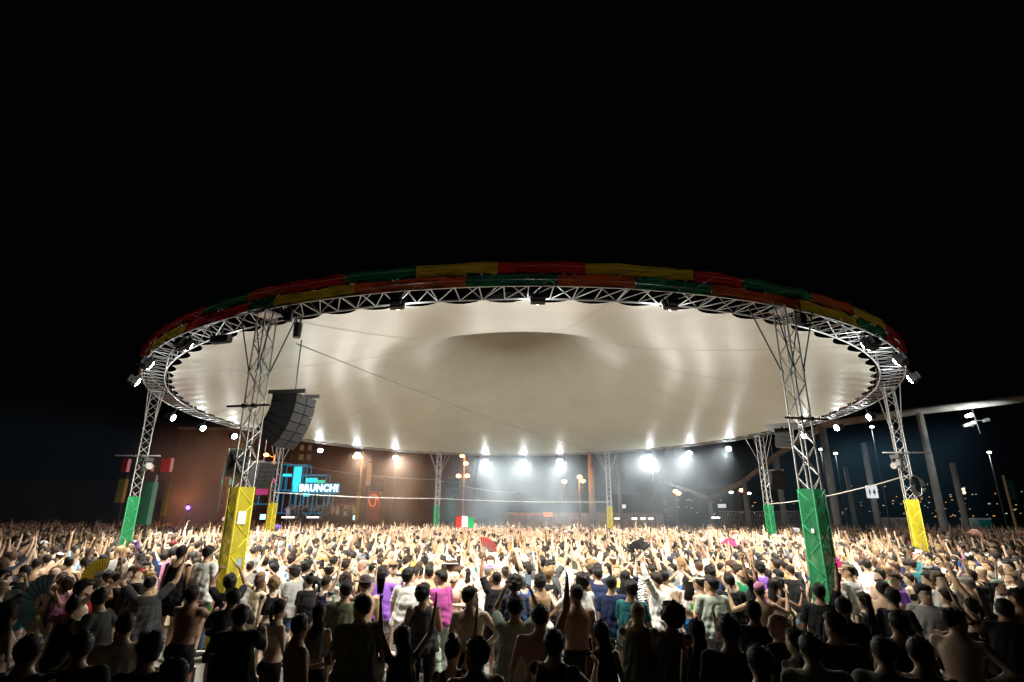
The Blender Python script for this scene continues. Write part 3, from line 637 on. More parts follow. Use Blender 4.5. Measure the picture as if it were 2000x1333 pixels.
# long fixture box and hung boxes on the ring
def hung(px, py, d, dims, rz, name, lab, cat):
    t = empty(name, lab, cat, T(at(px, py, d)) @ RZ(rz)); MB().box((0, 0, 0), dims).build('housing', M['plastic'], t); MB().box((0, 0, -dims[2] / 2 - .01), (dims[0] * .9, dims[1] * .8, .02)).build('underside', M['grille'], t)
    MB().tube((0, 0, dims[2] / 2), (0, 0, dims[2] / 2 + .25), .02).build('clamp', M['steel'], t)
hung(432, 663, 12.3, (.52, .16, .16), R(-18), 'light_batten', 'long unlit black fixture box hanging inside the left curve of the ring', 'stage light')
hung(563, 615, 10.8, (.16, .16, .24), R(10), 'rigging_box', 'small black box on the ring beside the near yellow tower top', 'box')
hung(1565, 623, 10.9, (.14, .14, .22), R(10), 'rigging_box', 'small black box on the ring beside the near green tower top', 'box')

# ------------------------------------------------------------------ people: bodies grown from joints, one continuous skin each
def body_mat():
    m = mat('skin', (.5, .33, .24), .5, objcol=True, noise_amt=.12, scale=9, spec=.45)
    m.node_tree.nodes["Principled BSDF"].inputs['Subsurface Weight'].default_value = 0
    return m
SK = body_mat(); EYE = mat('eye white and iris', (.06, .045, .04), .3); LIP = mat('lips', (.30, .10, .08), .5)
CL = mat('cloth', (.5, .5, .5), .88, objcol=True, noise_amt=.14, scale=11, bump=.5, spec=.2)
HA = mat('hair', (.03, .02, .015), .55, objcol=True, noise_amt=.5, scale=160, bump=.35, spec=.25)
SO = mat('shoe', (.5, .5, .5), .6, objcol=True)
def pattern_mat(name, c0, c1, scale, kind, th=.5, c2=None):
    m = bpy.data.materials.new(name); m.use_nodes = True; nt = m.node_tree; b = nt.nodes["Principled BSDF"]; b.inputs['Roughness'].default_value = .85
    tc = nt.nodes.new('ShaderNodeTexCoord')
    if kind == 'zebra':
        t = nt.nodes.new('ShaderNodeTexWave'); t.inputs['Scale'].default_value = scale; t.inputs['Distortion'].default_value = 9; t.inputs['Detail Scale'].default_value = 1.6; t.bands_direction = 'Z'
    elif kind == 'stripe':
        t = nt.nodes.new('ShaderNodeTexWave'); t.inputs['Scale'].default_value = scale; t.bands_direction = 'X'; t.inputs['Distortion'].default_value = .6
    else:
        t = nt.nodes.new('ShaderNodeTexNoise'); t.inputs['Scale'].default_value = scale; t.inputs['Detail'].default_value = 3; t.inputs['Distortion'].default_value = 1
    nt.links.new(tc.outputs['Object'], t.inputs['Vector']); r = nt.nodes.new('ShaderNodeValToRGB'); nt.links.new(t.outputs['Fac' if kind == 'blot' else 'Fac'], r.inputs[0])
    e = r.color_ramp.elements; e[0].position = th - .03; e[0].color = (*c0, 1); e[1].position = th + .03; e[1].color = (*c1, 1)
    if c2: q = e.new(th + .12); q.color = (*c2, 1)
    nt.links.new(r.outputs[0], b.inputs[0]); return m
PAT = dict(zebra=pattern_mat('zebra print', (.02, .02, .02), (.75, .75, .72), 5.5, 'zebra'),
           floral=pattern_mat('blue floral print', (.01, .02, .05), (.04, .25, .42), 16, 'blot', .48, (.55, .7, .75)),
           leafy=pattern_mat('dark leafy print', (.012, .02, .018), (.22, .32, .26), 20, 'blot', .56),
           bluepat=pattern_mat('blue patterned', (.01, .015, .035), (.02, .07, .22), 14, 'blot', .55),
           stripe=pattern_mat('grey striped', (.10, .12, .11), (.42, .44, .40), 9, 'stripe'),
           animal=pattern_mat('black and white blotted', (.03, .03, .03), (.5, .5, .46), 28, 'blot', .5),
           camo=pattern_mat('camouflage', (.07, .09, .04), (.22, .21, .10), 12, 'blot', .5))
SPINE = {'M': [(.80, .105, .09, 0), (.86, .150, .108, 0), (.93, .165, .118, -.005), (1.0, .158, .110, 0), (1.08, .142, .100, .005), (1.18, .158, .110, .008), (1.28, .180, .122, .008), (1.36, .180, .118, 0), (1.41, .158, .098, -.008), (1.455, .112, .080, -.012), (1.49, .078, .068, -.012), (1.52, .060, .060, -.008)],
         'F': [(.80, .115, .09, 0), (.86, .160, .112, -.004), (.93, .172, .118, -.008), (1.0, .152, .105, 0), (1.08, .120, .090, .004), (1.18, .130, .100, .012), (1.27, .148, .125, .022), (1.34, .152, .110, .01), (1.41, .140, .088, -.005), (1.46, .098, .070, -.012), (1.50, .054, .052, -.01)]}
def unit(v): v = Vector(v); return v.normalized()
# arm pose = (upper arm dir, forearm dir, palm curl) for right side, x outward, y forward, z up
ARM = dict(down=((.16, -.02, -1), (.06, .16, -1), .5), loose=((.28, .05, -1), (.05, .5, -.9), .6), up=((.35, .12, .95), (.05, .1, 1), .1), upout=((.62, .2, .75), (.2, .2, 1), .1),
           bent=((.2, .1, -1), (-.25, .95, .15), 1), phone=((.30, .75, .35), (-.45, .35, 1), 1), cross=((.45, .5, -.75), (-.75, .7, .25), .6), hip=((.75, -.15, -.8), (-.75, .15, -.55), .8),
           fist=((.30, .3, .85), (-.1, .25, 1), 1.2), side=((1, .1, -.05), (.85, .45, .1), .3), head=((.85, .25, .55), (-.75, -.1, .7), .6), dance=((.75, .35, -.35), (.15, .5, .85), .7),
           point=((.3, .8, .55), (.1, .85, .6), .6), fwd=((.3, .7, -.6), (-.15, .85, .5), .8))
def make_body(sex, armR, armL, leg=0, lean=0, turn=0, nod=0):
    g = MB(); jt = {}
    k = 1.0; sh = .185 if sex == 'M' else .158; th = .083 if sex == 'M' else .086; am = 1.0 if sex == 'M' else .82
    LM = Matrix.Translation((0, 0, .95)) @ RX(-lean) @ Matrix.Translation((0, 0, -.95))
    g.loft([(LM @ Vector((0, y, z)), rx, ry) for z, rx, ry, y in SPINE[sex]], 22, ex=2.3)
    neck = LM @ Vector((0, -.012, 1.47)); headc = LM @ Vector((0, .014, 1.525))
    g.cone(neck, headc + Vector((0, .0, .03)), .064 if sex == 'M' else .050, .060 if sex == 'M' else .047)
    HM = Matrix.Translation(headc) @ RZ(turn) @ RX(nod)   # head frame: origin = jaw base
    ring_ = [(-.015, .034, .034, .046), (.005, .055, .066, .022), (.03, .066, .082, .012), (.06, .072, .090, .006), (.095, .075, .096, .003), (.125, .076, .099, 0), (.155, .077, .100, 0), (.18, .072, .094, -.003), (.205, .058, .076, -.006), (.222, .034, .045, -.008)]
    hb = MB().loft([((0, y, z), rx, ry) for z, rx, ry, y in ring_], 20)
    hb.cone((0, .092, .112), (0, .112, .075), .010, .016); hb.ball((0, .085, .045), (.024, .016, .012))
    for s in (-1, 1): hb.ball((s * .084, -.006, .092), (.012, .020, .032)); hb.ball((s * .032, .082, .128), (.022, .014, .008))
    g.add([HM @ Vector(p) for p in hb.v], hb.f)
    bones = [('torso', LM @ Vector((0, 0, .88)), LM @ Vector((0, 0, 1.40)), .145, .145)]
    bones += [('neck', neck, headc, .055, .05), ('head', HM @ Vector((0, 0, .04)), HM @ Vector((0, 0, .16)), .08, .08)]
    hands = []
    for s, pose in ((1, armR), (-1, armL)):
        ua, fa, curl = ARM[pose]; ua = unit((ua[0] * s, ua[1], ua[2])); fa = unit((fa[0] * s, fa[1], fa[2]))
        raise_ = max(0, ua.z)
        S0 = LM @ Vector((s * (sh - .02 * raise_), -.005, 1.415 + .055 * raise_)); E0 = S0 + ua * .285; W0 = E0 + fa * .255
        g.cone(LM @ Vector((s * .09, -.01, 1.40)), S0, .062 * am, .058 * am)
        g.cone(S0, E0, .054 * am, .040 * am); g.cone(E0, W0, .041 * am, .027 * am); g.cone(E0 + fa * .05, E0 + fa * .11, .042 * am, .040 * am)
        g.ball(S0 + Vector((0, 0, -.005)), .060 * am)
        # hand frame
        z = fa; x = Vector((0, 1, 0)) - z * z.y
        if x.length < .2: x = Vector((0, 0, 1)) - z * z.z
        x.normalize(); y = z.cross(x)        # x = palm width axis, y = palm normal
        g.cone(W0, W0 + z * .02, .026 * am, .026 * am)
        pm = Matrix((x, y, z)).transposed().to_4x4()
        g.ball(W0 + z * .055, (.042 * am, .020, .052), mat=pm.to_3x3())
        bones += [('ua' + 'LR'[s > 0], S0, E0, .054 * am, .040 * am), ('fa' + 'LR'[s > 0], E0, W0, .041 * am, .027 * am), ('hand', W0, W0 + z * .10, .03, .03)]
        hands.append((W0, x, y, z, curl, s, am))
    st = [((.095, 0, 0), (.10, 0, 0)), ((.10, .10, 0), (.095, -.06, 0)), ((.14, .03, 0), (.14, -.02, 0)), ((.10, .28, 0), (.095, -.22, .03))][leg]
    feet = []
    for i, s in enumerate((1, -1)):
        fx, fy, fz = st[i]; H = Vector((s * .092, 0, .90)); A = Vector((s * fx, fy - .03, .085 + fz)); mid = (H + A) / 2; K = mid + Vector((s * .01, .03 + .12 * abs(fy), .03))
        g.cone(H + Vector((0, 0, -.02)), K, th * 1.05, .057); g.cone(K, A, .055, .038); g.cone(K + (A - K) * .12 + Vector((0, -.015, 0)), K + (A - K) * .42 + Vector((0, -.02, 0)), .055, .048)
        g.ball(H + Vector((s * .005, -.045, .0)), (.09, .095, .10))
        f0 = A + Vector((s * .005, -.035, -.048)); f1 = A + Vector((s * .03, .13, -.058)); g.cone(f0, f1, .036, .030)
        bones += [('th' + 'LR'[s > 0], H, K, .085, .057), ('sh' + 'LR'[s > 0], K, A, .055, .038), ('foot', f0, f1, .036, .03)]
        feet.append((f0, f1))
    if sex == 'F':
        for s in (-1, 1): g.ball(LM @ Vector((s * .07, .105, 1.275)), (.062, .058, .062))
    me0 = g.mesh('raw'); ob = bpy.data.objects.new('raw', me0); sc.collection.objects.link(ob)
    md = ob.modifiers.new('r', 'REMESH'); md.mode = 'VOXEL'; md.voxel_size = .0165; md.use_smooth_shade = True
    dg = bpy.context.evaluated_depsgraph_get(); me = bpy.data.meshes.new_from_object(ob.evaluated_get(dg)); bpy.data.objects.remove(ob)
    n = len(me.vertices); co = np.empty(n * 3); me.vertices.foreach_get('co', co); co = co.reshape(-1, 3)
    pol = [tuple(p.vertices) for p in me.polygons]
    E = np.empty(len(me.edges) * 2, int); me.edges.foreach_get('vertices', E); E = E.reshape(-1, 2)
    deg = np.bincount(E.ravel(), minlength=n)[:, None]
    for it in range(3):       # light smoothing
        acc = np.zeros_like(co); np.add.at(acc, E[:, 0], co[E[:, 1]]); np.add.at(acc, E[:, 1], co[E[:, 0]]); co = co * .5 + acc / np.maximum(deg, 1) * .5
    me.vertices.foreach_set('co', co.ravel()); me.update()
    nr = np.empty(n * 3); me.vertices.foreach_get('normal', nr); nr = nr.reshape(-1, 3)
    D = []; TT = []
    for nm, a, b, r0, r1 in bones:
        a = np.array(a); b = np.array(b); d = b - a; t = np.clip(((co - a) @ d) / (d @ d), 0, 1); tt = ((co - a) @ d) / (d @ d)
        D.append(np.linalg.norm(co - a - t[:, None] * d, axis=1) - (r0 + (r1 - r0) * t)); TT.append(tt)
    D = np.array(D); TT = np.array(TT); lab = D.argmin(0)
    bpy.data.meshes.remove(me)
    # hands: five separate fingers and the face, joined into the same skin mesh
    ex = MB()
    for W0, x, y, z, curl, s, am in hands:
        for i, (u, L) in enumerate(((-.030, .060), (-.010, .072), (.010, .068), (.029, .052))):
            a0 = W0 + z * .085 + x * u * am; c1 = curl * .55 + .1; c2 = curl * 1.1 + .2
            p1 = a0 + (z * math.cos(c1) + y * math.sin(c1) * s + x * u * 1.2) * L * .5; p2 = p1 + (z * math.cos(c2) + y * math.sin(c2) * s + x * u) * L * .5
            ex.path([a0 - z * .02, a0, p1, p2, p2 + (p2 - p1).normalized() * .004], [.0095 * am, .0092 * am, .0085 * am, .007 * am, .003], 6)
        b0 = W0 + z * .035 - x * .032 * am; b1 = b0 - x * .028 + z * .022 + y * s * .01; b2 = b1 + z * .032 - x * .006 + y * s * .012 * (1 + curl)
        ex.path([b0, b1, b2, b2 + (b2 - b1).normalized() * .004], [.013, .0105, .0085, .003], 6)
    for s in (-1, 1):
        ex.ball(HM @ Vector((s * .031, .088, .113)), (.013, .008, .006), 8, 5, m=1)
        ex.ball(HM @ Vector((s * .033, .091, .134)), (.019, .006, .004), 6, 4, m=1)
    ex.ball(HM @ Vector((0, .098, .047)), (.022, .007, .006), 8, 5, m=2)
    return dict(co=co, pol=pol, nr=nr, lab=lab, T=TT, D=D, names=[b[0] for b in bones], bones=bones, HM=HM, ex=ex, LM=LM, feet=feet, hands=hands, sex=sex)
def body_mesh(B):
    g = MB(); g.v = [tuple(p) for p in B['co']]; g.f = list(B['pol']); g.m = [0] * len(g.f); g.add(B['ex'].v, B['ex'].f); g.m[-len(B['ex'].f):] = B['ex'].m
    me = g.mesh('body', True)
    for q in (SK, EYE, LIP): me.materials.append(q)
    return me
def garment(B, kind, loose=.0, seed=0):
    """a shell grown off the skin of the covered region, hems snapped straight"""
    co, nr, lab, TT, names = B['co'], B['nr'], B['lab'], B['T'], B['names']
    nm = np.array(names); L = nm[lab]; LMi = np.array(B['LM'].inverted()); cl = co @ LMi[:3, :3].T + LMi[:3, 3]   # unleaned
    z = cl[:, 2]; keep = np.zeros(len(co), bool)
    tor = np.isin(L, ['torso', 'neck', 'thL', 'thR']) | (np.isin(L, ['uaL', 'uaR']))
    iu = {k: names.index(k) for k in ('uaR', 'uaL', 'thL', 'thR', 'shL', 'shR', 'torso')}
    arm = np.isin(L, ['uaL', 'uaR']); ta = np.where(L == 'uaR', TT[iu['uaR']], TT[iu['uaL']])
    wh = np.array([1.0]); out = co.copy()
    if kind in ('tee', 'tank', 'crop', 'band', 'sleeve', 'jacket'):
        hem = {'tee': .84, 'tank': .86, 'crop': 1.12, 'band': 1.17, 'sleeve': .83, 'jacket': .82}[kind]; top = {'band': 1.33}.get(kind, 1.478)
        sl = {'tee': .78, 'sleeve': 2, 'jacket': 2, 'crop': .12, 'tank': -.0, 'band': -1}[kind]
        bodyp = (np.isin(L, ['torso', 'neck', 'thL', 'thR'])) & (z > hem) & (z < top)
        if kind in ('tank', 'crop'): bodyp &= ~((np.abs(cl[:, 0]) > (.135 if B['sex'] == 'M' else .115)) & (z > 1.33)); bodyp &= ~((np.abs(cl[:, 0]) < .055) & (z > 1.42))
        if kind == 'tee' or kind in ('sleeve', 'jacket'): bodyp &= ~((np.abs(cl[:, 0]) < .07) & (z > 1.472))
        keep = bodyp | (arm & (ta < sl) & (ta > -.6))
        if sl >= 2: keep |= np.isin(L, ['faL', 'faR'])
        off = .010 + .004 * loose; amt = np.full(len(co), off) * (.45 if kind in ('tank', 'crop') else 1)
        # boxy drape: below the chest the cloth hangs from the widest point
        hang = np.isin(L, ['torso', 'thL', 'thR']) & (z < 1.33) & (kind not in ('band',))
        rx = (.178 if B['sex'] == 'M' else .150) + .026 * loose + .034 * np.clip((1.08 - z) / .12, 0, 1) + .03 * loose * np.clip((1.3 - z) / .45, 0, 1); ry = (.128 if B['sex'] == 'M' else .118) + .03 * loose + .022 * np.clip((1.08 - z) / .12, 0, 1)
        th = np.arctan2(cl[:, 1] / ry, cl[:, 0] / rx); w = np.clip((1.36 - z) / .14, 0, 1) * hang
        fold = .014 * loose * np.sin(th * 7 + 5 * z + 1.5 * np.sin(z * 8) + seed) * np.clip((1.35 - z) / .4, 0, 1) + .006 * np.sin(th * 13 - z * 14 + seed * 2) + .004 * np.sin(z * 52 + 3 * np.cos(th * 2 + seed)) * np.clip((1.3 - z) / .2, 0, 1)
        tgt = np.stack([(rx + fold) * np.cos(th), (ry + fold) * np.sin(th), z], 1)
        base = cl + (nr @ LMi[:3, :3].T) * amt[:, None]
        r_b = np.hypot(base[:, 0] / rx, base[:, 1] / ry); use = w * (loose > 0)
        mix = np.where((r_b < 1)[:, None], tgt, base); o2 = base * (1 - use[:, None]) + mix * use[:, None]
        # sleeve looseness
        aw = (arm & (ta > 0)).astype(float) * np.clip(ta, 0, 1) * .014 * (loose + .1)
        o2 += (nr @ LMi[:3, :3].T) * (aw * (1 + .3 * np.sin(ta * 25 + seed)))[:, None]
        LM = np.array(B['LM']); out = o2 @ LM[:3, :3].T + LM[:3, 3]
    else:
        top = 1.0; kmax = {'shorts': .72, 'brief': .30, 'trouser': 9, 'mini': .45}[kind]
        thm = np.isin(L, ['thL', 'thR']); tt = np.where(L == 'thR', TT[iu['thR']], TT[iu['thL']])
        keep = (np.isin(L, ['torso', 'thL', 'thR']) & (z < top) & (~thm | (tt < kmax)))
        if kind == 'trouser':
            shm = np.isin(L, ['shL', 'shR']); ts = np.where(L == 'shR', TT[iu['shR']], TT[iu['shL']]); keep |= shm & (ts < .93)
        amt = np.full(len(co), .008) + (thm * np.clip(tt, 0, 1) * (.028 if kind == 'shorts' else .012))
        if kind == 'trouser': amt += np.isin(L, ['shL', 'shR']) * .016
        amt += .003 * np.sin(co[:, 2] * 31 + co[:, 0] * 50 + 4 * np.sin(co[:, 2] * 9 + seed)) + .002 * np.sin(co[:, 2] * 77 - co[:, 1] * 60)
        out = co + nr * amt[:, None]
    idx = np.where(keep)[0]; mp = -np.ones(len(co), int); mp[idx] = np.arange(len(idx))
    f = [q for q in B['pol'] if all(keep[i] for i in q)]
    f2 = [tuple(mp[i] for i in q) for q in f]; v = out[idx]
    # smooth the cut edges along themselves
    ec = {}
    for q in f2:
        for a, b in zip(q, q[1:] + q[:1]): kk = (min(a, b), max(a, b)); ec[kk] = ec.get(kk, 0) + 1
    nb = {}
    for (a, b), c in ec.items():
        if c == 1: nb.setdefault(a, []).append(b); nb.setdefault(b, []).append(a)
    for it in range(6):
        nv = v.copy()
        for a, l in nb.items():
            if len(l) == 2: nv[a] = v[a] * .4 + (v[l[0]] + v[l[1]]) * .3
        v = nv
    used = sorted({i for q in f2 for i in q}); m2 = {u: i for i, u in enumerate(used)}
    g = MB(); g.v = [tuple(v[u]) for u in used]; g.f = [tuple(m2[i] for i in q) for q in f2]; g.m = [0] * len(g.f)
    return g
def shoes(B):
    out = []
    for f0, f1 in B['feet']:
        g = MB(); d = (f1 - f0).normalized(); g.cone(f0 + Vector((0, 0, .0)), f1 + d * .012, .046, .041, 12); g.cone(f0 + Vector((0, 0, .03)), f0 + Vector((0, .01, .055)), .046, .046)
        g.v = [(x, y, max(z, .003)) for x, y, z in g.v]; out.append(g)
    return out
def hair(style, seed=0):
    """in the head frame; drawn as a thick uneven cap that sinks into the skull at the hairline"""
    g = MB(); n, k = 34, 22; thick = {'short': .016, 'buzz': .006, 'curly': .030, 'long': .018, 'afro': .055, 'bun': .014, 'top': .024, 'pony': .014}[style]
    PZ = [-.015, .005, .03, .06, .095, .125, .155, .18, .205, .222, .230]; PX = [.034, .055, .066, .072, .075, .077, .077, .072, .058, .034, 0]; PY = [.034, .066, .082, .090, .096, .099, .100, .094, .076, .045, 0]; PO = [.046, .022, .012, .006, .003, 0, 0, -.003, -.006, -.008, -.008]
    for i in range(k + 1):
        zz = .020 + .210 * math.sin(math.pi / 2 * i / k) ; rx, ry, yo = (float(np.interp(zz, PZ, q)) for q in (PX, PY, PO))
        for j in range(n):
            b = 2 * math.pi * j / n; el = min(1, max(-.3, (zz - .115) / .11)); d = Vector((math.cos(b) * math.sqrt(1 - el * el), math.sin(b) * math.sqrt(1 - el * el), el))
            p = Vector((rx * math.cos(b), ry * math.sin(b) + yo, zz)); sb = math.sin(b)
            edge = p.z - (.158 if sb > .4 else (.098 + .060 * sb / .4 if sb > 0 else .098 + .062 * sb))
            if style in ('long', 'curly', 'afro') and sb < .25: edge += .03
            if style == 'buzz': edge -= .004
            m = min(1, max(0, edge / .022)); nz = noise.noise(p * (26 if style in ('curly', 'afro') else 16) + Vector((seed, 0, 0)))
            nz += .5 * noise.noise(p * 75 + Vector((0, seed, 0)))
            t = thick * (1 + (.55 if style in ('curly', 'afro', 'top') else .28) * nz) * (1.35 if (style == 'top' and d.z > .6) else 1)
            g.v.append(tuple(p + d * (t * m - .012 * (1 - m))))
    for i in range(k):
        for j in range(n): g.f.append((i * n + j, i * n + (j + 1) % n, (i + 1) * n + (j + 1) % n, (i + 1) * n + j)); g.m.append(0)
    tips = random.Random(seed + 3); base_ = [i for i, q in enumerate(g.v) if q[2] > .10]
    for _ in range({'buzz': 120, 'short': 300, 'top': 340, 'curly': 420, 'afro': 420}.get(style, 220)):
        q = Vector(g.v[tips.choice(base_)]); o_ = (q - Vector((0, 0, .10))).normalized()
        if q.y > .07 and q.z < .16: continue
        dr_ = (o_ + Vector((tips.uniform(-.8, .8), tips.uniform(-1.1, .5), tips.uniform(-.6, .7)))).normalized(); L = {'buzz': .006}.get(style, tips.uniform(.010, .026)); s1 = dr_.orthogonal().normalized() * .004; s2 = dr_.cross(s1)
        g.add([q - o_ * .004 + s1, q - o_ * .004 - s1 * .5 + s2, q - o_ * .004 - s1 * .5 - s2, q + dr_ * L], [(0, 1, 3), (1, 2, 3), (2, 0, 3)])
    if style == 'long':
        rr = []
        for i, z in enumerate((.17, .12, .06, 0, -.08, -.16, -.23, -.28)):
            wv = .01 * math.sin(i * 1.7 + seed); rr.append(((wv, -.060 - .030 * min(1, i / 3) , z), .082 + .012 * math.sin(i + seed) - (.03 if i == 7 else 0), .045 - (.015 if i > 5 else 0)))
        g.loft(rr[::-1], 16)
        i0 = len(g.v) - 8 * 16
        for i in range(i0, len(g.v)): p = Vector(g.v[i]); g.v[i] = tuple(p + Vector((1, 1, 0)) * .010 * noise.noise(Vector((p.x * 60, p.y * 60, p.z * 9 + seed))))
    if style == 'bun': g.ball((0, -.07, .245), .040)
    if style == 'pony':
        g.path([(0, -.10, .17), (0, -.135, .15), (0, -.15, .08), (0, -.14, 0), (0.01, -.13, -.08)], [.022, .030, .032, .026, .008], 10)
    return g
def beard():
    g = MB(); 
    for s in (-1, 1): g.cone((s * .062, .03, .055), (s * .035, .075, .018), .014, .018, 8)
    g.cone((-.03, .082, .018), (.03, .082, .018), .020, .020, 8); return g
def hat(kind):
    g = MB()
    if kind == 'cap':
        g.loft([((0, -.004, .150), .086, .110), ((0, -.004, .185), .085, .108), ((0, -.005, .215), .072, .092), ((0, -.006, .236), .040, .052), ((0, -.006, .240), .01, .012)], 20)
        v = [(x * .075 * (1 if y < .5 else .8), .092 + y * .075, .155 - .012 * x * x - .010 * y + dz) for dz in (0, .006) for y in (0, .5, 1) for x in (-1, -.5, 0, .5, 1)]
        f = [(b + y * 5 + x, b + y * 5 + x + 1, b + y * 5 + x + 6, b + y * 5 + x + 5) for b in (0, 15) for y in range(2) for x in range(4)]
        f += [(i, i + 1, i + 16, i + 15) for i in range(10, 14)] + [(0, 5, 20, 15), (5, 10, 25, 20), (4, 9, 24, 19), (9, 14, 29, 24)]
        g.add(v, f)
    elif kind == 'beanie':
        g.loft([((0, -.004, .125), .084, .108), ((0, -.004, .16), .086, .110), ((0, -.006, .215), .072, .092), ((0, -.008, .24), .036, .046), ((0, -.008, .244), .01, .012)], 20)
    else:
        g.loft([((0, 0, .158), .155, .170), ((0, 0, .166), .150, .165)], 24); g.loft([((0, 0, .16), .084, .106), ((0, 0, .20), .083, .104), ((0, 0, .245), .070, .088), ((0, 0, .262), .045, .062)], 20)
    return g
# poses: sex, right arm, left arm, legs, lean, head turn, nod
POSES = [('M', 'down', 'down', 0, .02, .1, 0), ('M', 'loose', 'bent', 1, .0, .75, .1), ('M', 'up', 'loose', 2, .05, -.1, -.1), ('M', 'down', 'fist', 1, 0, .2, -.05),
         ('M', 'upout', 'upout', 2, -.03, 0, -.1), ('M', 'bent', 'loose', 0, .04, -.6, .12), ('M', 'phone', 'phone', 0, 0, 0, -.05), ('M', 'side', 'down', 1, .05, .4, .05),
         ('M', 'dance', 'dance', 2, .1, -.3, .2), ('F', 'loose', 'down', 0, .02, .3, .05), ('F', 'head', 'head', 2, -.02, .1, 0), ('F', 'up', 'bent', 1, 0, -.2, -.1),
         ('F', 'upout', 'up', 2, -.02, .2, -.1), ('F', 'bent', 'loose', 1, .03, .7, .1), ('F', 'dance', 'upout', 1, .06, -.4, .1), ('M', 'point', 'down', 1, .05, 0, -.05),
         ('M', 'hip', 'loose', 0, .03, -.9, .1), ('M', 'loose', 'bent', 3, .04, .3, .15), ('F', 'cross', 'cross', 0, .04, .2, .15), ('M', 'fwd', 'fwd', 2, .14, .2, .35)]
PD = ['arms down', 'one hand in front', 'right arm raised high', 'left fist raised', 'both arms raised wide', 'right hand held in front', 'both hands up before the face', 'right arm stretched sideways',
      'dancing with bent arms', 'arms down', 'both hands on head', 'right arm raised high', 'both arms raised', 'one hand in front', 'dancing with left arm up', 'right arm pointing ahead',
      'hand on hip', 'striding, one hand in front', 'arms folded', 'leaning forward with head bowed']
BOD = [make_body(*p) for p in POSES]; BME = [body_mesh(b) for b in BOD]
GARM = {}
def gmesh(pi, kind, loose, m):
    key = (pi, kind, loose, m.name)
    if key not in GARM:
        if (pi, kind, loose) not in GARM: GARM[(pi, kind, loose)] = garment(BOD[pi], kind, loose, pi)
        me = GARM[(pi, kind, loose)].mesh(kind, True); me.materials.append(m); GARM[key] = me
    return GARM[key]
HM_ = {k: hair(k, i) for i, k in enumerate(('short', 'buzz', 'curly', 'long', 'afro', 'bun', 'top', 'pony'))}
HME = {}
for k, q in HM_.items(): HME[k] = q.mesh('hair', True); HME[k].materials.append(HA)
HATS = {}
for k in ('cap', 'beanie', 'brim'): HATS[k] = hat(k).mesh(k, True); HATS[k].materials.append(CL)
BRD = beard().mesh('beard', True); BRD.materials.append(HA)
SHM = []
for b in BOD:
    l = []
    for q in shoes(b): me = q.mesh('shoe', True); me.materials.append(SO); l.append(me)
    SHM.append(l)
COLS = {'black': (.012, .012, .014), 'white': (.80, .79, .75), 'navy': (.015, .025, .07), 'grey': (.25, .25, .24), 'dark grey': (.06, .06, .065), 'olive': (.13, .14, .09), 'pale green': (.42, .50, .42), 'pink': (.50, .20, .35), 'magenta': (.38, .07, .26),
        'teal': (.02, .13, .15), 'blue': (.04, .12, .45), 'pale blue': (.35, .5, .65), 'red': (.5, .03, .03), 'yellow': (.7, .55, .06), 'cream': (.68, .60, .45), 'orange': (.6, .22, .04), 'green': (.02, .22, .10), 'purple': (.2, .08, .4), 'brown': (.13, .07, .04), 'khaki': (.30, .26, .15), 'denim': (.06, .11, .22), 'bright blue': (.03, .2, .6)}
HCOL = {'black': (.010, .008, .007), 'dark brown': (.025, .014, .008), 'brown': (.07, .035, .018), 'blond': (.42, .28, .12), 'fair': (.25, .15, .07), 'grey': (.25, .24, .22), 'red': (.3, .06, .02)}
SKIN = [(.60, .42, .29), (.52, .34, .21), (.64, .46, .34), (.42, .26, .15), (.30, .16, .10), (.12, .06, .04)]
people = []
def person(x, y, face, pi, top='tee', tc='black', bot='shorts', bc='black', hs='short', hc='black', skin=1, hatk=None, hatc='black', brd=False, scale=1.0, note=None, loose=None):
    """face: heading in world radians of the body's front"""
    B = BOD[pi]; wd = (1.06 if POSES[pi][0] == 'M' else 1.0) + .05 * rng.standard_normal() * (1 if scale < 1.03 else .3); m = T(x, y, 0) @ RX(R(1.6) * rng.standard_normal()) @ RY(R(1.6) * rng.standard_normal()) @ RZ(face - math.pi / 2) @ Matrix.Diagonal((scale * wd, scale * wd, scale, 1))
    root = link(bpy.data.objects.new('person', BME[pi])); root.matrix_basis = m; root.color = (*SKIN[skin], 1)
    def kid(name, me, col, mb_=None):
        o = link(bpy.data.objects.new(name, me)); o.parent = root; o.color = (*col, 1)
        if mb_ is not None: o.matrix_basis = mb_
        return o
    if hs: kid('hair', HME[hs], HCOL[hc], B['HM'])
    if brd: kid('beard', BRD, HCOL[hc], B['HM'])
    if hatk: kid({'cap': 'cap', 'beanie': 'beanie', 'brim': 'hat'}[hatk], HATS[hatk], COLS[hatc], B['HM'])
    tm = PAT.get(tc, CL)
    if top: kid({'tee': 'shirt', 'tank': 'vest_top', 'crop': 'crop_top', 'band': 'bandeau', 'sleeve': 'long_sleeve_shirt', 'jacket': 'jacket'}[top], gmesh(pi, top, (1.0 if top in ('tee', 'sleeve', 'jacket') else .5) if loose is None else loose, tm), COLS.get(tc, (1, 1, 1)))
    bm_ = PAT.get(bc, CL); kid({'shorts': 'shorts', 'brief': 'hot_pants', 'trouser': 'trousers', 'mini': 'skirt'}[bot], gmesh(pi, bot, 0, bm_), COLS.get(bc, (1, 1, 1)))
    for me in SHM[pi]: kid('shoe', me, COLS['white'] if (pi + int(x * 7)) % 2 else COLS['black'])
    people.append(dict(o=root, x=x, y=y, pi=pi, top=top, tc=tc, bot=bot, bc=bc, hs=hs, hc=hc, hat=hatk, hatc=hatc, brd=brd, skin=skin, note=note, face=face, scale=scale))
    return root

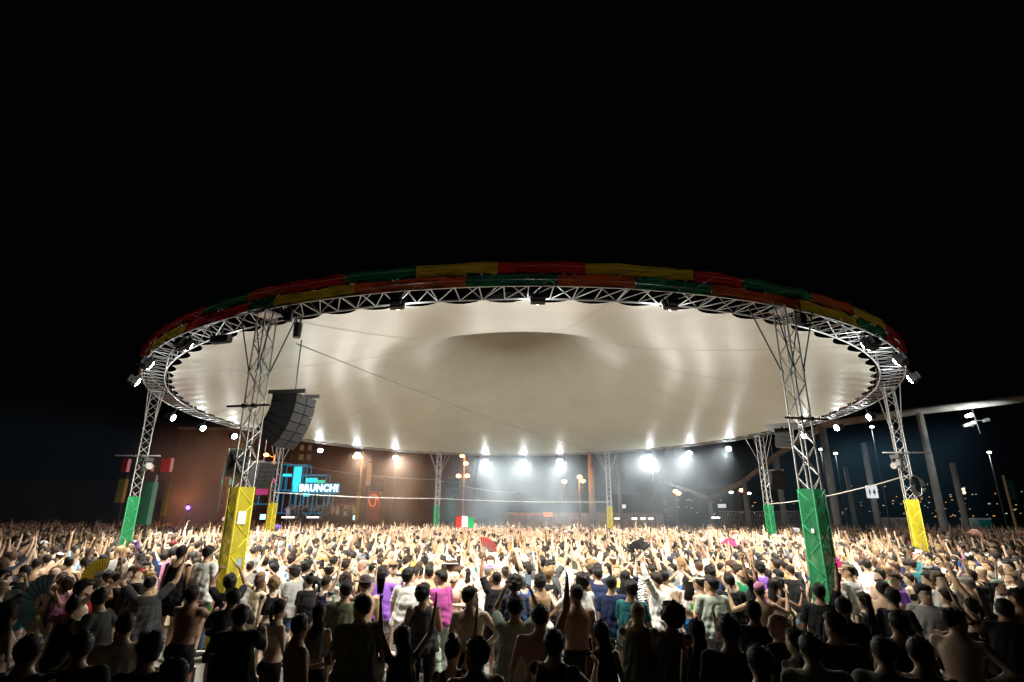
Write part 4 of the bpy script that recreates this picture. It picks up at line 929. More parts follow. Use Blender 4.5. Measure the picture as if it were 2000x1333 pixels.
# ------------------------------------------------------------------ the crowd: hand placed foreground, then the nearest of the rest, then the mass behind
STAGE = ground_at(610, 52)
def head_dist(px, py, hz=1.76):
    d = ray(px, py); t = (hz - CAMH) / d.z; return d.x * t, d.y * t
# px, py of the top of the head in the photograph; a = turn (degrees, left positive) from facing straight away
HAND = [
 # (px, py, a, pose, top, colour, bottom, colour, hair, haircol, skin, hat, hatcol, beard, scale)
 (252, 1200, -10, 0, 'tee', 'cream', 'shorts', 'black', 'short', 'black', 1), (303, 1240, -25, 1, 'tee', 'black', 'shorts', 'black', 'top', 'black', 3), (345, 1285, 10, 0, 'tee', 'khaki', 'shorts', 'black', 'short', 'dark brown', 3),
 (18, 1182, -70, 13, None, '', 'mini', 'black', 'long', 'brown', 2), (372, 1157, -35, 0, None, '', 'shorts', 'black', 'short', 'black', 4), (465, 1163, 0, 0, 'tee', 'dark grey', 'shorts', 'black', 'short', 'black', 3),
 (535, 1128, 15, 9, 'crop', 'black', 'shorts', 'black', 'curly', 'fair', 2), (455, 1122, 5, 6, 'tee', 'black', 'trouser', 'black', 'curly', 'black', 4), (485, 1104, -15, 0, 'tee', 'grey', 'shorts', 'black', 'buzz', 'dark brown', 1),
 (543, 1172, -60, 9, 'band', 'white', 'mini', 'black', 'pony', 'black', 2), (594, 1197, -70, 1, None, '', 'shorts', 'black', 'buzz', 'black', 3), (664, 1136, 5, 0, 'tee', 'olive', 'shorts', 'black', 'short', 'black', 1),
 (628, 1180, -20, 9, 'crop', 'grey', 'mini', 'black', 'long', 'dark brown', 2), (708, 1165, 0, 0, 'tee', 'olive', 'trouser', 'black', 'short', 'black', 1, None, '', False, 1.04), (833, 1143, -8, 5, 'tank', 'dark grey', 'trouser', 'black', 'curly', 'black', 3),
 (796, 1226, 5, 12, 'crop', 'black', 'shorts', 'black', 'long', 'black', 3), (921, 1147, -12, 16, None, '', 'shorts', 'black', 'short', 'black', 2, None, '', False, 1.03), (809, 1107, 12, 2 - 2, 'tee', 'pink', 'shorts', 'pale blue', 'short', 'dark brown', 1),
 (754, 1088, -130, 17, 'tee', 'navy', 'shorts', 'black', 'buzz', 'brown', 1, None, '', True), (866, 1116, 45, 1, 'tee', 'magenta', 'trouser', 'pale green', 'top', 'black', 3), (893, 1114, -95, 19, None, '', 'shorts', 'olive', 'short', 'brown', 2),
 (709, 1124, 10, 0, None, '', 'shorts', 'black', 'short', 'brown', 1, 'brim', 'dark grey'), (636, 1100, 50, 16, 'tee', 'leafy', 'shorts', 'olive', 'short', 'black', 4, 'cap', 'khaki', True), (676, 1118, 0, 10, 'crop', 'white', 'mini', 'denim', 'long', 'dark brown', 1),
 (973, 1116, 8, 3, 'tee', 'black', 'shorts', 'black', 'buzz', 'black', 4), (884, 1246, -10, 11, 'crop', 'black', 'mini', 'black', 'bun', 'black', 2), (928, 1243, 12, 1, None, '', 'shorts', 'black', 'short', 'black', 1),
 (1000, 1127, 20, 0, 'sleeve', 'bluepat', 'trouser', 'blue', 'afro', 'black', 4), (1053, 1184, 3, 2, None, '', 'shorts', 'black', 'short', 'black', 1, None, '', False, 1.0), (1012, 1166, -6, 6, 'tee', 'pale green', 'shorts', 'black', 'top', 'black', 3, None, '', False, 1.0), (1121, 1141, 22, 0, None, '', 'shorts', 'black', 'buzz', 'black', 4, None, '', True, 1.05),
 (1078, 1252, -25, 19, 'crop', 'black', 'mini', 'black', 'short', 'black', 2), (1199, 1126, -20, 0, 'tee', 'navy', 'shorts', 'camo', 'short', 'black', 1, None, '', False), (1235, 1135, -28, 1, 'tee', 'teal', 'trouser', 'black', 'top', 'black', 3),
 (1249, 1192, -12, 0, 'tank', 'olive', 'shorts', 'black', 'buzz', 'blond', 1), (1163, 1110, 15, 3, 'tee', 'navy', 'shorts', 'grey', 'short', 'black', 1), (1341, 1123, 0, 10, 'crop', 'white', 'trouser', 'bright blue', 'long', 'black', 1),
 (1294, 1115, -25, 0, 'tank', 'white', 'shorts', 'black', 'short', 'black', 2, None, '', True), (1384, 1128, 25, 1, 'tee', 'pale green', 'shorts', 'grey', 'short', 'black', 3), (1420, 1121, 20, 0, 'sleeve', 'black', 'trouser', 'black', 'short', 'black', 2),
 (1353, 1209, -5, 9, 'tank', 'black', 'mini', 'black', 'long', 'black', 3), (1425, 1203, 0, 0, 'tee', 'black', 'trouser', 'black', 'short', 'black', 4, None, '', False, 1.06), (1477, 1134, 10, 0, None, '', 'shorts', 'black', 'buzz', 'black', 1, 'cap', 'pink'),
 (1504, 1132, -10, 14, None, '', 'shorts', 'black', 'long', 'black', 4), (1521, 1198, 60, 1, 'tee', 'black', 'shorts', 'black', None, 'black', 3), (1548, 1221, 40, 9, 'crop', 'grey', 'mini', 'black', 'long', 'dark brown', 2), (1466, 1175, 5, 0, 'tee', 'black', 'trouser', 'black', 'short', 'black', 4),
 (1549, 1104, 35, 15, 'tee', 'black', 'shorts', 'pale blue', 'buzz', 'dark brown', 1), (1588, 1108, -8, 9, 'crop', 'black', 'mini', 'black', 'bun', 'black', 2), (1631, 1117, 75, 1, 'tank', 'white', 'shorts', 'pale green', 'buzz', 'black', 1, None, '', True),
 (1657, 1101, 60, 0, 'tee', 'white', 'shorts', 'pale blue', 'short', 'black', 3, 'cap', 'khaki', False, 1.06), (1597, 1141, 0, 2, 'tee', 'black', 'trouser', 'black', 'short', 'black', 4), (1681, 1158, 40, 9, 'tank', 'dark grey', 'mini', 'black', 'long', 'dark brown', 2),
 (1712, 1135, -10, 0, None, '', 'shorts', 'black', 'short', 'black', 1), (1745, 1191, 5, 0, 'tank', 'black', 'shorts', 'black', 'short', 'black', 3), (1706, 1246, 0, 0, 'tee', 'grey', 'shorts', 'black', 'short', 'black', 1), (1600, 1243, 5, 0, 'tee', 'pale green', 'trouser', 'black', 'short', 'black', 2),
 (1796, 1143, 170, 1, 'tee', 'grey', 'shorts', 'black', 'top', 'black', 2), (1808, 1117, 60, 0, 'tee', 'cream', 'shorts', 'black', 'short', 'black', 1), (1783, 1092, -5, 1, 'tee', 'teal', 'trouser', 'denim', 'short', 'dark brown', 1), (1763, 1091, 150, 19, None, '', 'shorts', 'denim', 'short', 'dark brown', 2),
 (1799, 1065, 0, 0, 'tee', 'white', 'shorts', 'grey', 'short', 'black', 1, None, '', False, 1.06), (1836, 1089, 20, 9, 'tank', 'dark grey', 'mini', 'black', 'long', 'black', 2), (1884, 1077, 10, 7, 'tee', 'blue', 'shorts', 'black', 'short', 'black', 1), (1896, 1099, 160, 9, 'tank', 'black', 'mini', 'black', 'pony', 'blond', 2),
 (1921, 1093, 70, 1, 'tee', 'grey', 'shorts', 'black', 'short', 'brown', 1), (1943, 1129, -80, 14, 'crop', 'white', 'mini', 'black', 'pony', 'black', 2, 'cap', 'pale green'), (1955, 1106, -15, 9, 'crop', 'black', 'mini', 'denim', 'long', 'brown', 2), (1902, 1169, 70, 14, 'crop', 'black', 'mini', 'black', 'pony', 'black', 2),
 (1793, 1246, -10, 0, 'tank', 'dark grey', 'shorts', 'black', 'short', 'black', 3), (1845, 1190, -12, 0, None, '', 'shorts', 'black', 'short', 'black', 2), (1966, 1186, 0, 0, 'tee', 'black', 'shorts', 'black', 'short', 'black', 3), (1845, 1150, 40, 9, 'tank', 'black', 'mini', 'black', 'pony', 'black', 2), (1748, 1150, -30, 1, 'tee', 'black', 'shorts', 'black', 'short', 'black', 3), 
 (35, 1076, -20, 0, 'tee', 'black', 'shorts', 'black', 'short', 'black', 2), (70, 1092, -30, 15, None, '', 'shorts', 'khaki', 'short', 'black', 1), (47, 1106, -10, 1, 'tee', 'black', 'shorts', 'teal', 'short', 'black', 1), (97, 1108, -60, 0, None, '', 'shorts', 'khaki', None, 'black', 2),
 (132, 1118, -50, 18, 'tank', 'dark grey', 'mini', 'black', 'long', 'brown', 2), (200, 1094, 10, 0, 'tee', 'black', 'shorts', 'black', 'short', 'black', 3), (184, 1066, -20, 1, 'tank', 'navy', 'shorts', 'grey', 'short', 'black', 1), (232, 1068, 0, 7, 'tee', 'navy', 'shorts', 'black', 'short', 'black', 1),
 (253, 1068, 15, 0, 'tee', 'black', 'shorts', 'black', 'short', 'black', 3), (281, 1099, 160, 1, 'tee', 'stripe', 'shorts', 'grey', 'curly', 'black', 2, None, '', True), (298, 1126, 0, 4, 'tee', 'dark grey', 'shorts', 'yellow', 'buzz', 'black', 1), (319, 1080, 5, 3, 'tee', 'navy', 'shorts', 'camo', 'short', 'black', 1),
 (384, 1078, -20, 0, 'tee', 'blue', 'shorts', 'navy', 'short', 'black', 1, None, '', True), (398, 1106, -40, 7, 'tee', 'green', 'trouser', 'denim', 'top', 'black', 2, None, '', True), (530, 1092, 8, 6, 'tee', 'white', 'shorts', 'black', 'short', 'black', 1), (573, 1083, -30, 0, 'tee', 'floral', 'shorts', 'grey', 'curly', 'dark brown', 2, None, '', True),
 (621, 1079, 5, 0, 'tank', 'white', 'shorts', 'brown', 'top', 'grey', 1), (655, 1071, -12, 0, 'tee', 'purple', 'shorts', 'black', 'short', 'brown', 2), (718, 1080, 5, 7, 'tank', 'navy', 'shorts', 'black', 'short', 'black', 3), (1020, 1096, 15, 8, 'tee', 'animal', 'shorts', 'black', 'curly', 'black', 2),
 (1063, 1092, 30, 12, 'sleeve', 'stripe', 'trouser', 'grey', 'short', 'dark brown', 1), (1251, 1106, 0, 10, 'tee', 'zebra', 'shorts', 'black', 'buzz', 'blond', 2), (1204, 1104, 170, 9, 'crop', 'yellow', 'mini', 'white', 'long', 'fair', 0), (1436, 1096, 10, 9, 'tank', 'white', 'mini', 'black', 'long', 'blond', 2), (1100, 1090, -5, 0, 'tee', 'white', 'shorts', 'black', 'curly', 'black', 1), (1472, 1084, 0, 0, 'tee', 'black', 'shorts', 'grey', 'short', 'grey', 1, 'cap', 'white'),
 (838, 1100, -30, 11, 'tank', 'cream', 'mini', 'grey', 'curly', 'dark brown', 1), (945, 1100, 10, 0, 'tee', 'white', 'shorts', 'black', 'short', 'grey', 1, 'cap', 'purple'),
 (130, 1165, -40, 9, 'tank', 'black', 'mini', 'black', 'bun', 'black', 3), (205, 1150, 60, 0, 'tee', 'dark grey', 'shorts', 'black', 'short', 'black', 1), (165, 1235, -10, 0, 'tee', 'black', 'trouser', 'black', 'short', 'black', 4), (60, 1245, -20, 0, 'tank', 'black', 'shorts', 'khaki', 'short', 'black', 2), (1180, 1215, 10, 9, 'tank', 'black', 'mini', 'black', 'long', 'black', 3), (1305, 1180, -15, 1, 'tank', 'dark grey', 'shorts', 'black', 'afro', 'black', 4), (1480, 1262, 8, 0, 'tee', 'black', 'shorts', 'black', 'short', 'black', 1), (1640, 1168, -15, 0, 'tee', 'black', 'shorts', 'black', 'short', 'black', 1), (1618, 1198, 10, 1, 'tee', 'black', 'shorts', 'black', 'top', 'black', 3), (470, 1200, -10, 0, 'tee', 'black', 'shorts', 'black', 'short', 'black', 1),
 (1190, 1085, 20, 0, 'tank', 'white', 'shorts', 'black', 'short', 'brown', 1, 'cap', 'cream')]
taken = []
def free(x, y, r=.40):
    return all((x - a) ** 2 + (y - b) ** 2 > r * r for a, b in taken) and all((x - p.x) ** 2 + (y - p.y) ** 2 > .62 ** 2 for _, p, _ in towers)
hp_idx = {}
for h in HAND:
    px, py, a, pi, top, tc, bot, bc, hs, hc, sk = h[:11]; hk, hcl, brd, scl = (list(h[11:]) + [None, '', False, 1.0][len(h) - 11:])
    fem = POSES[pi][0] == 'F'; scl = scl * (.95 if fem else 1.0)
    if pi == 0: pi = [0, 1, 16, 0, 5, 17, 0, 8, 19][(px * 7 + py) % 9]
    x, y = head_dist(px, py, ((1.76 if pi != 19 else 1.66) + (.02 if hk else 0)) * scl)
    for k in range(40):
        if free(x, y, .36): break
        s_ = 1 + .008 * (k + 1) * (1 if k % 2 else -1); x, y = x * s_, y * s_
    taken.append((x, y)); face = math.atan2(y, x) + R(a)
    p = person(x, y, face, pi, top, tc, bot, bc, hs, hc, sk, hk, hcl or 'black', brd, scl); hp_idx[(px, py)] = len(people) - 1
# pair by the near yellow tower standing on its ballast
def pick(seq, w): return seq[int(rng.choice(len(seq), p=np.array(w) / sum(w)))]
blk = MB().box((0, 0, .22), (1.5, 1.1, .44)).build('ballast_block', M['concrete'], mat=T(towers[0][1].x - .35, towers[0][1].y - .95, 0)); tag(blk, 'grey concrete ballast block before the near yellow tower', 'block')
for dx, args, face in ((-.05, (0, 'tee', 'white', 'shorts', 'grey', 'short', 'black', 1, None, 'black', True), -15), (-.55, (0, 'tank', 'black', 'shorts', 'black', 'short', 'black', 1), 0)):
    x, y = towers[0][1].x + dx - .02, towers[0][1].y - .85; person(x, y, math.pi / 2 + R(face) , *args).location.z = .44; taken.append((x, y))
    people[-1]['z'] = .44
HN = len(people)
# scatter the rest without overlaps
cell = {}
def cfree(x, y, r):
    c = (int(x // .5), int(y // .5))
    for i in range(-2, 3):
        for j in range(-2, 3):
            for a, b in cell.get((c[0] + i, c[1] + j), ()):
                if (a - x) ** 2 + (b - y) ** 2 < r * r: return False
    return True
for a, b in taken: cell.setdefault((int(a // .5), int(b // .5)), []).append((a, b))
pts = []
hpx = [proj((p['x'], p['y'], 1.6)) for p in people]
for it in range(36000):
    y = 5.4 + (49 - 5.4) * math.sqrt(rng.random()); x = (rng.random() * 2 - 1) * (y * .985 + .6)
    if y < 8.0 and rng.random() < .985: continue
    if y < 10.6 and rng.random() < (.90 if y < 9 else .5): continue
    if y < 10.6:
        q = proj((x, y, 1.65))
        if any(abs(q[0] - a) < 24 and -22 < q[1] - b < 60 for a, b in hpx) or (600 < q[0] < 900 and y < 10.3): continue
    r = .46 if y > 13 else .50
    if y > 40: r = .60
    ed = abs(x / y) ; r *= 1 + .5 * max(0, ed - .75) * 2
    if not cfree(x, y, r) or any((x - p.x) ** 2 + (y - p.y) ** 2 < .45 for _, p, _ in towers) or (abs(x - blk.location.x) < .95 and abs(y - blk.location.y) < .75): continue
    cell.setdefault((int(x // .5), int(y // .5)), []).append((x, y)); pts.append((x, y))
pts.sort(key=lambda q: q[0] ** 2 * .6 + q[1] ** 2)
TOPC = (['black', 'white', 'navy', 'grey', 'dark grey', 'cream', 'pale blue', 'red', 'yellow', 'pink', 'green', 'blue', 'orange', 'purple', 'teal', 'floral', 'animal', 'stripe', 'leafy', 'brown', 'olive'], [20, 26, 7, 7, 8, 5, 2, 2.5, 1.5, 2, 2, 2.5, 1, 1.5, 2, 1.5, 1.5, 1.5, 2, 1.5, 2])
def look(y):
    far = y > 15
    pi = pick(list(range(20)), [6, 5, 3, 3, 3, 6, 3, 2, 6, 7, 2, 3, 2, 5, 4, 4, 4, 2, 1, 2]); fem = POSES[pi][0] == 'F'
    top = pick(['tee', 'tank', 'crop', 'band', None], [3, 3, 4, 1.5, 0]) if fem else pick(['tee', 'tank', None, 'sleeve'], [5, 2, 3.4, .5])
    tc = pick(*TOPC) if y > 9.5 else pick(['black', 'dark grey', 'navy', 'grey', 'olive', 'white'], [6, 3, 2, 1.5, 1, .6]); bot = pick(['mini', 'shorts', 'brief', 'trouser'], [3, 3, 2, 2]) if fem else pick(['shorts', 'trouser'], [5, 2])
    bc = pick(['black', 'denim', 'white', 'khaki', 'navy', 'grey'], [6, 3, 1, 1, 2, 2])
    hs = pick(['long', 'pony', 'bun', 'curly'], [5, 2, 1.5, 1.5]) if fem else pick(['short', 'buzz', 'top', 'curly', 'afro', None], [6, 3, 3, 2, .4, .6])
    hc = pick(['black', 'dark brown', 'brown', 'fair', 'blond', 'grey'], [7, 5, 2.5, 1.4, 1.3 if fem else .5, .4]); sk = pick([0, 1, 2, 3, 4, 5], [4, 3, 4, 2, .8, .3])
    hk = None if fem and rng.random() < .9 else pick([None, 'cap', 'beanie', 'brim'], [14, 2.2, .2, .4]); hcl = pick(['black', 'white', 'navy', 'khaki', 'red', 'cream', 'grey'], [5, 3, 2, 1.5, .7, 1, 1])
    return pi, top, tc, bot, bc, hs, hc, sk, hk, hcl, (not fem and rng.random() < .35), (.93 if fem else 1.0) * (1 + .035 * rng.standard_normal())
def facing(x, y):
    a = math.atan2(STAGE.y - y, STAGE.x - x)
    return a + (rng.normal() * .55 if rng.random() < .62 else rng.random() * 6.28)
NIND = 298
for x, y in pts[:NIND - HN]:
    q = look(y); person(x, y, facing(x, y), *q[:11], scale=q[11])
REST = pts[NIND - HN:]

# lighter copies of the same figures for the mass farther back, joined as one crowd
def thin(me, m, tgt):
    ob = bpy.data.objects.new('l', me); sc.collection.objects.link(ob); md = ob.modifiers.new('d', 'DECIMATE'); nt_ = sum(len(p.vertices) - 2 for p in me.polygons); md.ratio = min(1, tgt / nt_); md.use_collapse_triangulate = True
    e = bpy.data.meshes.new_from_object(ob.evaluated_get(bpy.context.evaluated_depsgraph_get())); bpy.data.objects.remove(ob); return e
thin_cache = {}
def thin_arr(key, me, m, tgt):
    k = (key, tgt)
    if k not in thin_cache:
        big = (key, 'half')
        if big not in thin_cache: thin_cache[big] = thin(me, m, 420)
        e = thin_cache[big] if tgt >= 400 else thin(thin_cache[big], m, tgt)
        v = np.empty(len(e.vertices) * 3); e.vertices.foreach_get('co', v); v = v.reshape(-1, 3)
        e.calc_loop_triangles(); f = np.empty(len(e.loop_triangles) * 3, int); e.loop_triangles.foreach_get('vertices', f); f = f.reshape(-1, 3)
        thin_cache[k] = (v, f)
    return thin_cache[k]
def lod(pi, top, bot, hs, hk, body_t, part_t):
    B = BOD[pi]; parts = [(('b', pi), BME[pi], None, 0, body_t)]
    if top: lo = 1.0 if top in ('tee', 'sleeve') else .5; parts.append((('t', pi, top), gmesh(pi, top, lo, CL), None, 1, part_t))
    parts.append((('u', pi, bot), gmesh(pi, bot, 0, CL), None, 2, int(part_t * .6)))
    if hs: parts.append((('h', hs), HME[hs], B['HM'], 3, int(part_t * .7)))
    if hk: parts.append((('k', hk), HATS[hk], B['HM'], 5, int(part_t * .5)))
    for n_, me in enumerate(SHM[pi]): parts.append((('s', pi, n_), me, None, 4, 16))
    V = []; Fc = []; I = []; b = 0
    for key, me, m, pid, tgt in parts:
        v, f = thin_arr(key, me, m, tgt)
        if m is not None: M4 = np.array(m); v = v @ M4[:3, :3].T + M4[:3, 3]
        V.append(v); Fc.append(f + b); I += [pid] * len(f); b += len(v)
    return np.concatenate(V), np.concatenate(Fc), np.array(I)
def lod_set(bt, pt, n):
    out = []
    for k in range(n):
        pi = [0, 1, 2, 5, 8, 9, 13, 14, 16, 4, 6, 15, 3, 12, 11, 17, 1, 8, 0, 9, 13, 5, 14, 2, 16, 15][k % 26]; fem = POSES[pi][0] == 'F'
        if pi in (10, 18, 19, 7): pi = [2, 12, 4, 11][k % 4]; fem = POSES[pi][0] == 'F'
        top = (['crop', 'tank', 'tee', 'crop'][k % 4]) if fem else ['tee', None, 'tee', 'tank', 'tee', None][k % 6]
        hs = ['long', 'pony', 'long', 'bun'][k % 4] if fem else ['short', 'buzz', 'top', 'curly', 'short'][k % 5]
        out.append(lod(pi, top, 'mini' if fem and k % 2 else 'shorts', hs, 'cap' if k % 7 == 3 else None, bt, pt))
    return out
CM = bpy.data.materials.new('crowd skin and cloth'); CM.use_nodes = True; nt = CM.node_tree; a_ = nt.nodes.new('ShaderNodeAttribute'); a_.attribute_name = 'tint'
nt.links.new(a_.outputs['Color'], nt.nodes['Principled BSDF'].inputs[0]); nt.nodes['Principled BSDF'].inputs['Roughness'].default_value = .7
mid = [q for q in REST if q[1] < 24]; far = [q for q in REST if q[1] >= 24]
LA = lod_set(420, 130, 26); LB = lod_set(150, 48, 26)
def merge2():
    # both levels of detail go into the same single crowd object
    V = []; Fc = []; C = []; b = 0
    st_pts = [(at(560 + 135 * rng.random(), 1000, SD + 1.2 + 5 * rng.random())) for _ in range(70)]
    jobs = [(x, y, 0.0, LA) for x, y in mid] + [(x, y, 0.0, LB) for x, y in far] + [(p.x, p.y, 1.7, LB) for p in st_pts]
    for x, y, z0, lods in jobs:
        v, f, i = lods[int(rng.integers(len(lods)))]; a = (facing(x, y) if z0 == 0 else -math.pi / 2 + rng.normal() * .4) - math.pi / 2; s = 1 + .05 * rng.standard_normal(); ca, sa = math.cos(a) * s, math.sin(a) * s
        V.append(np.stack([v[:, 0] * ca - v[:, 1] * sa + x, v[:, 0] * sa + v[:, 1] * ca + y, v[:, 2] * s + z0], 1))
        q = look(y); pal = np.array([SKIN[q[7]], COLS.get(q[2], (.12, .16, .2)), COLS.get(q[4], (.02, .02, .02)), HCOL[q[6]], COLS['white'] if rng.random() < .5 else COLS['black'], COLS[q[9]]])
        Fc.append(f + b); C.append(pal[i]); b += len(v)
    return V, Fc, C
V, Fc, C = merge2()
V = np.concatenate(V).astype(np.float32); Fc = np.concatenate(Fc).astype(np.int32); C = np.concatenate(C).astype(np.float32)
me = bpy.data.meshes.new('crowd'); me.vertices.add(len(V)); me.vertices.foreach_set('co', V.ravel()); nf = len(Fc)
me.loops.add(nf * 3); me.loops.foreach_set('vertex_index', Fc.ravel()); me.polygons.add(nf); me.polygons.foreach_set('loop_start', np.arange(0, nf * 3, 3, dtype=np.int32))
me.update(calc_edges=True); me.polygons.foreach_set('use_smooth', np.ones(nf, bool))
at_ = me.attributes.new('tint', 'FLOAT_COLOR', 'FACE'); at_.data.foreach_set('color', np.concatenate([C, np.ones((nf, 1), np.float32)], 1).ravel()); me.materials.append(CM)
tag(place('crowd', me), 'dense dancing crowd filling the square under the canopy', kind='stuff')
print('CROWD', len(REST), 'tris', nf, 'individuals', len(people))

# ------------------------------------------------------------------ things held up in the crowd
def hand_pos(pp, side):      # side 0 = right, 1 = left
    W0, x, y, z, curl, s, am = BOD[pp['pi']]['hands'][side]; m = pp['o'].matrix_basis.copy(); m.translation.z = pp.get('z', 0)
    return m @ (W0 + z * .10), (m.to_3x3() @ z).normalized()
def who(px, py): return people[hp_idx[(px, py)]]
PHS = mat('lit phone screen', (.3, .4, .5), .2, emit=(.5, .62, .75), es=.55)
def phone(pp, side, lab):
    h, z = hand_pos(pp, side); f = pp['face']; t = empty('phone', lab, 'phone', T(h + Vector((0, 0, .05))) @ RZ(f - math.pi / 2), 'phones held up in the crowd')
    MB().box((0, 0, 0), (.078, .010, .155)).build('case', M['plastic'], t); MB().box((0, -.0065, 0), (.070, .002, .142)).build('screen', PHS, t); MB().box((.022, .0065, .055), (.022, .004, .03)).build('camera_bump', M['steel'], t)
def fan(pos, yaw, tilt, col, lab, r=.26, name='hand_fan', span=150, pt=None):
    t = empty(name, lab, 'hand fan', T(pos) @ RZ(yaw) @ RY(tilt), 'folding hand fans held up'); n = 22; m = mat('fan cloth', col, .6, trans=.3)
    v = []; 
    for i in range(n + 1):
        a = R(90 - span / 2 + span * i / n); dy = .008 * (1 if i % 2 else -1)
        for rr in (r * .35, r): v.append((rr * math.cos(a), dy, rr * math.sin(a)))
    MB().add(v, [(2 * i, 2 * i + 2, 2 * i + 3, 2 * i + 1) for i in range(n)]).build('leaf', m, t)
    for i in range(0, n + 1, 2):
        a = R(90 - span / 2 + span * i / n); MB().tube((0, -.012, 0), (r * .98 * math.cos(a), -.012, r * .98 * math.sin(a)), .0035, n=4).build('rib', M['ink'] if not pt else M['paper'], t)
    return t
phone(who(1012, 1166), 0, 'phone held up in both hands by the man left of the raised fist'); phone(who(530, 1092), 0, 'phone held up by the white shirted man right of the near yellow tower')
phone(who(455, 1122), 0, 'phone held up by the dark haired person right of the yellow wrap base'); 
h, _ = hand_pos(who(973, 1116), 1); fan(h + Vector((.0, 0, .02)), 0, R(38), (.62, .03, .02), 'red folding fan held open above the dark crowd at centre', .27, span=100, pt=1)
def fan_px(px, py, d, r, yaw, tilt, col, lab, span=150, pt=None):
    p = at(px, py, d); fan(p, yaw, tilt, col, lab, r, span=span, pt=pt); MB().tube(p + Vector((0, .0, .0)), p + Vector((0, 0, -.16)), .012).build('fan_guard', M['ink']) and tag(bpy.data.objects[-1]) if False else None
fan_px(1250, 1083, 13, .30, R(10), R(-12), (.02, .02, .022), 'black folding fan spread in the bright crowd right of centre', 140)
fan_px(1618, 1108, 12.2, .27, R(-20), R(30), (.75, .04, .28), 'bright pink folding fan right of the near green tower', 150)
fan_px(1425, 1068, 18, .24, 0, R(10), (.75, .05, .25), 'small pink fan held up left of the near green tower'); fan_px(197, 1128, 9.5, .28, R(15), R(-42), (.75, .58, .08), 'yellow striped folding fan in the dark crowd at left', 120)
fan_px(84, 1180, 7.4, .34, R(-10), R(-70), (.05, .09, .09), 'large dark folding fan at the far left foreground', 170); fan_px(30, 1192, 7.6, .22, 0, R(120), (.05, .22, .21), 'teal patterned fan at the left edge of the foreground', 120)
fan_px(1905, 1050, 16, .22, 0, R(20), (.65, .35, .3), 'pale pink fan near the right edge of the crowd'); fan_px(445, 1018, 30, .32, 0, R(0), (.7, .68, .6), 'pale round fan raised left of the near yellow tower', 170)
for px, py, d, c, nm in ((540, 1040, 24, (.35, .2, .7), 'purple'), (1555, 1046, 24, (.6, .62, .7), 'lilac')): fan_px(px, py, d, .3, 0, R(10), c, nm + ' fan raised in the far crowd beside the ' + ('distant yellow tower' if px < 900 else 'near green tower'), 60)
# tricolour flag carried over the crowd
fl_ = empty('flag', 'green white and red flag held up over the middle of the crowd', 'flag', T(at(890, 1031, 26)))
for i, c in enumerate(((.6, .03, .03), (.75, .75, .72), (.02, .35, .12))):
    v = []; 
    for a in range(7):
        for b in range(5):
            u = i * .27 + .27 * a / 6; v.append((u, .06 * math.sin(u * 9 + b), .45 - .45 * b / 4 + .05 * math.sin(u * 5)))
    MB().add(v, [(a * 5 + b, (a + 1) * 5 + b, (a + 1) * 5 + b + 1, a * 5 + b + 1) for a in range(6) for b in range(4)]).build('stripe', mat('flag cloth', c, .8, trans=.3), fl_, smooth=True)
MB().tube((-.01, .02, -.5), (-.01, .02, .62), .012).build('stick', M['wood'], fl_)
# cups and bottle
def cup(pos, col, lab, em=0):
    t = empty('cup', lab, 'cup', T(pos), 'drinks held in the crowd'); MB().tube((0, 0, -.07), (0, 0, .07), .032, .046, 14, cap=False).tube((0, 0, -.07), (0, 0, -.06), .032, .033, 14).build('wall', mat('cup plastic', col, .3, emit=col if em else None, es=em), t, smooth=True)
    MB().tube((0, 0, .035), (0, 0, .04), .040, .040, 14).build('drink', mat('drink', tuple(c * .6 for c in col), .1), t)
h, z = hand_pos(who(796, 1226), 1); cup(h + z * .08, (.08, .06, .05), 'dark cup raised in a left hand, bottom centre left'); h, z = hand_pos(who(754, 1088), 0); cup(h + Vector((0, 0, .05)), (.6, .05, .2), 'pink cup held by the bearded man in navy shirt')
h, z = hand_pos(who(1384, 1128), 1); cup(h + Vector((0, 0, .03)), (.05, .5, .08), 'green cup held by the man in pale green shirt', .0)
# litter on the floor
lt = MB()
for i in range(700):
    y = 6 + 10 * rng.random(); x = (rng.random() * 2 - 1) * y * .8; s = .012 + .03 * rng.random(); a = rng.random() * 6
    lt.box((x, y, .006), (s * 2, s, .004), RZ(a))
tag(lt.build('litter', mat('trodden paper litter', (.45, .44, .4), .8)), 'trodden scraps of litter on the asphalt', 'litter', kind='stuff')
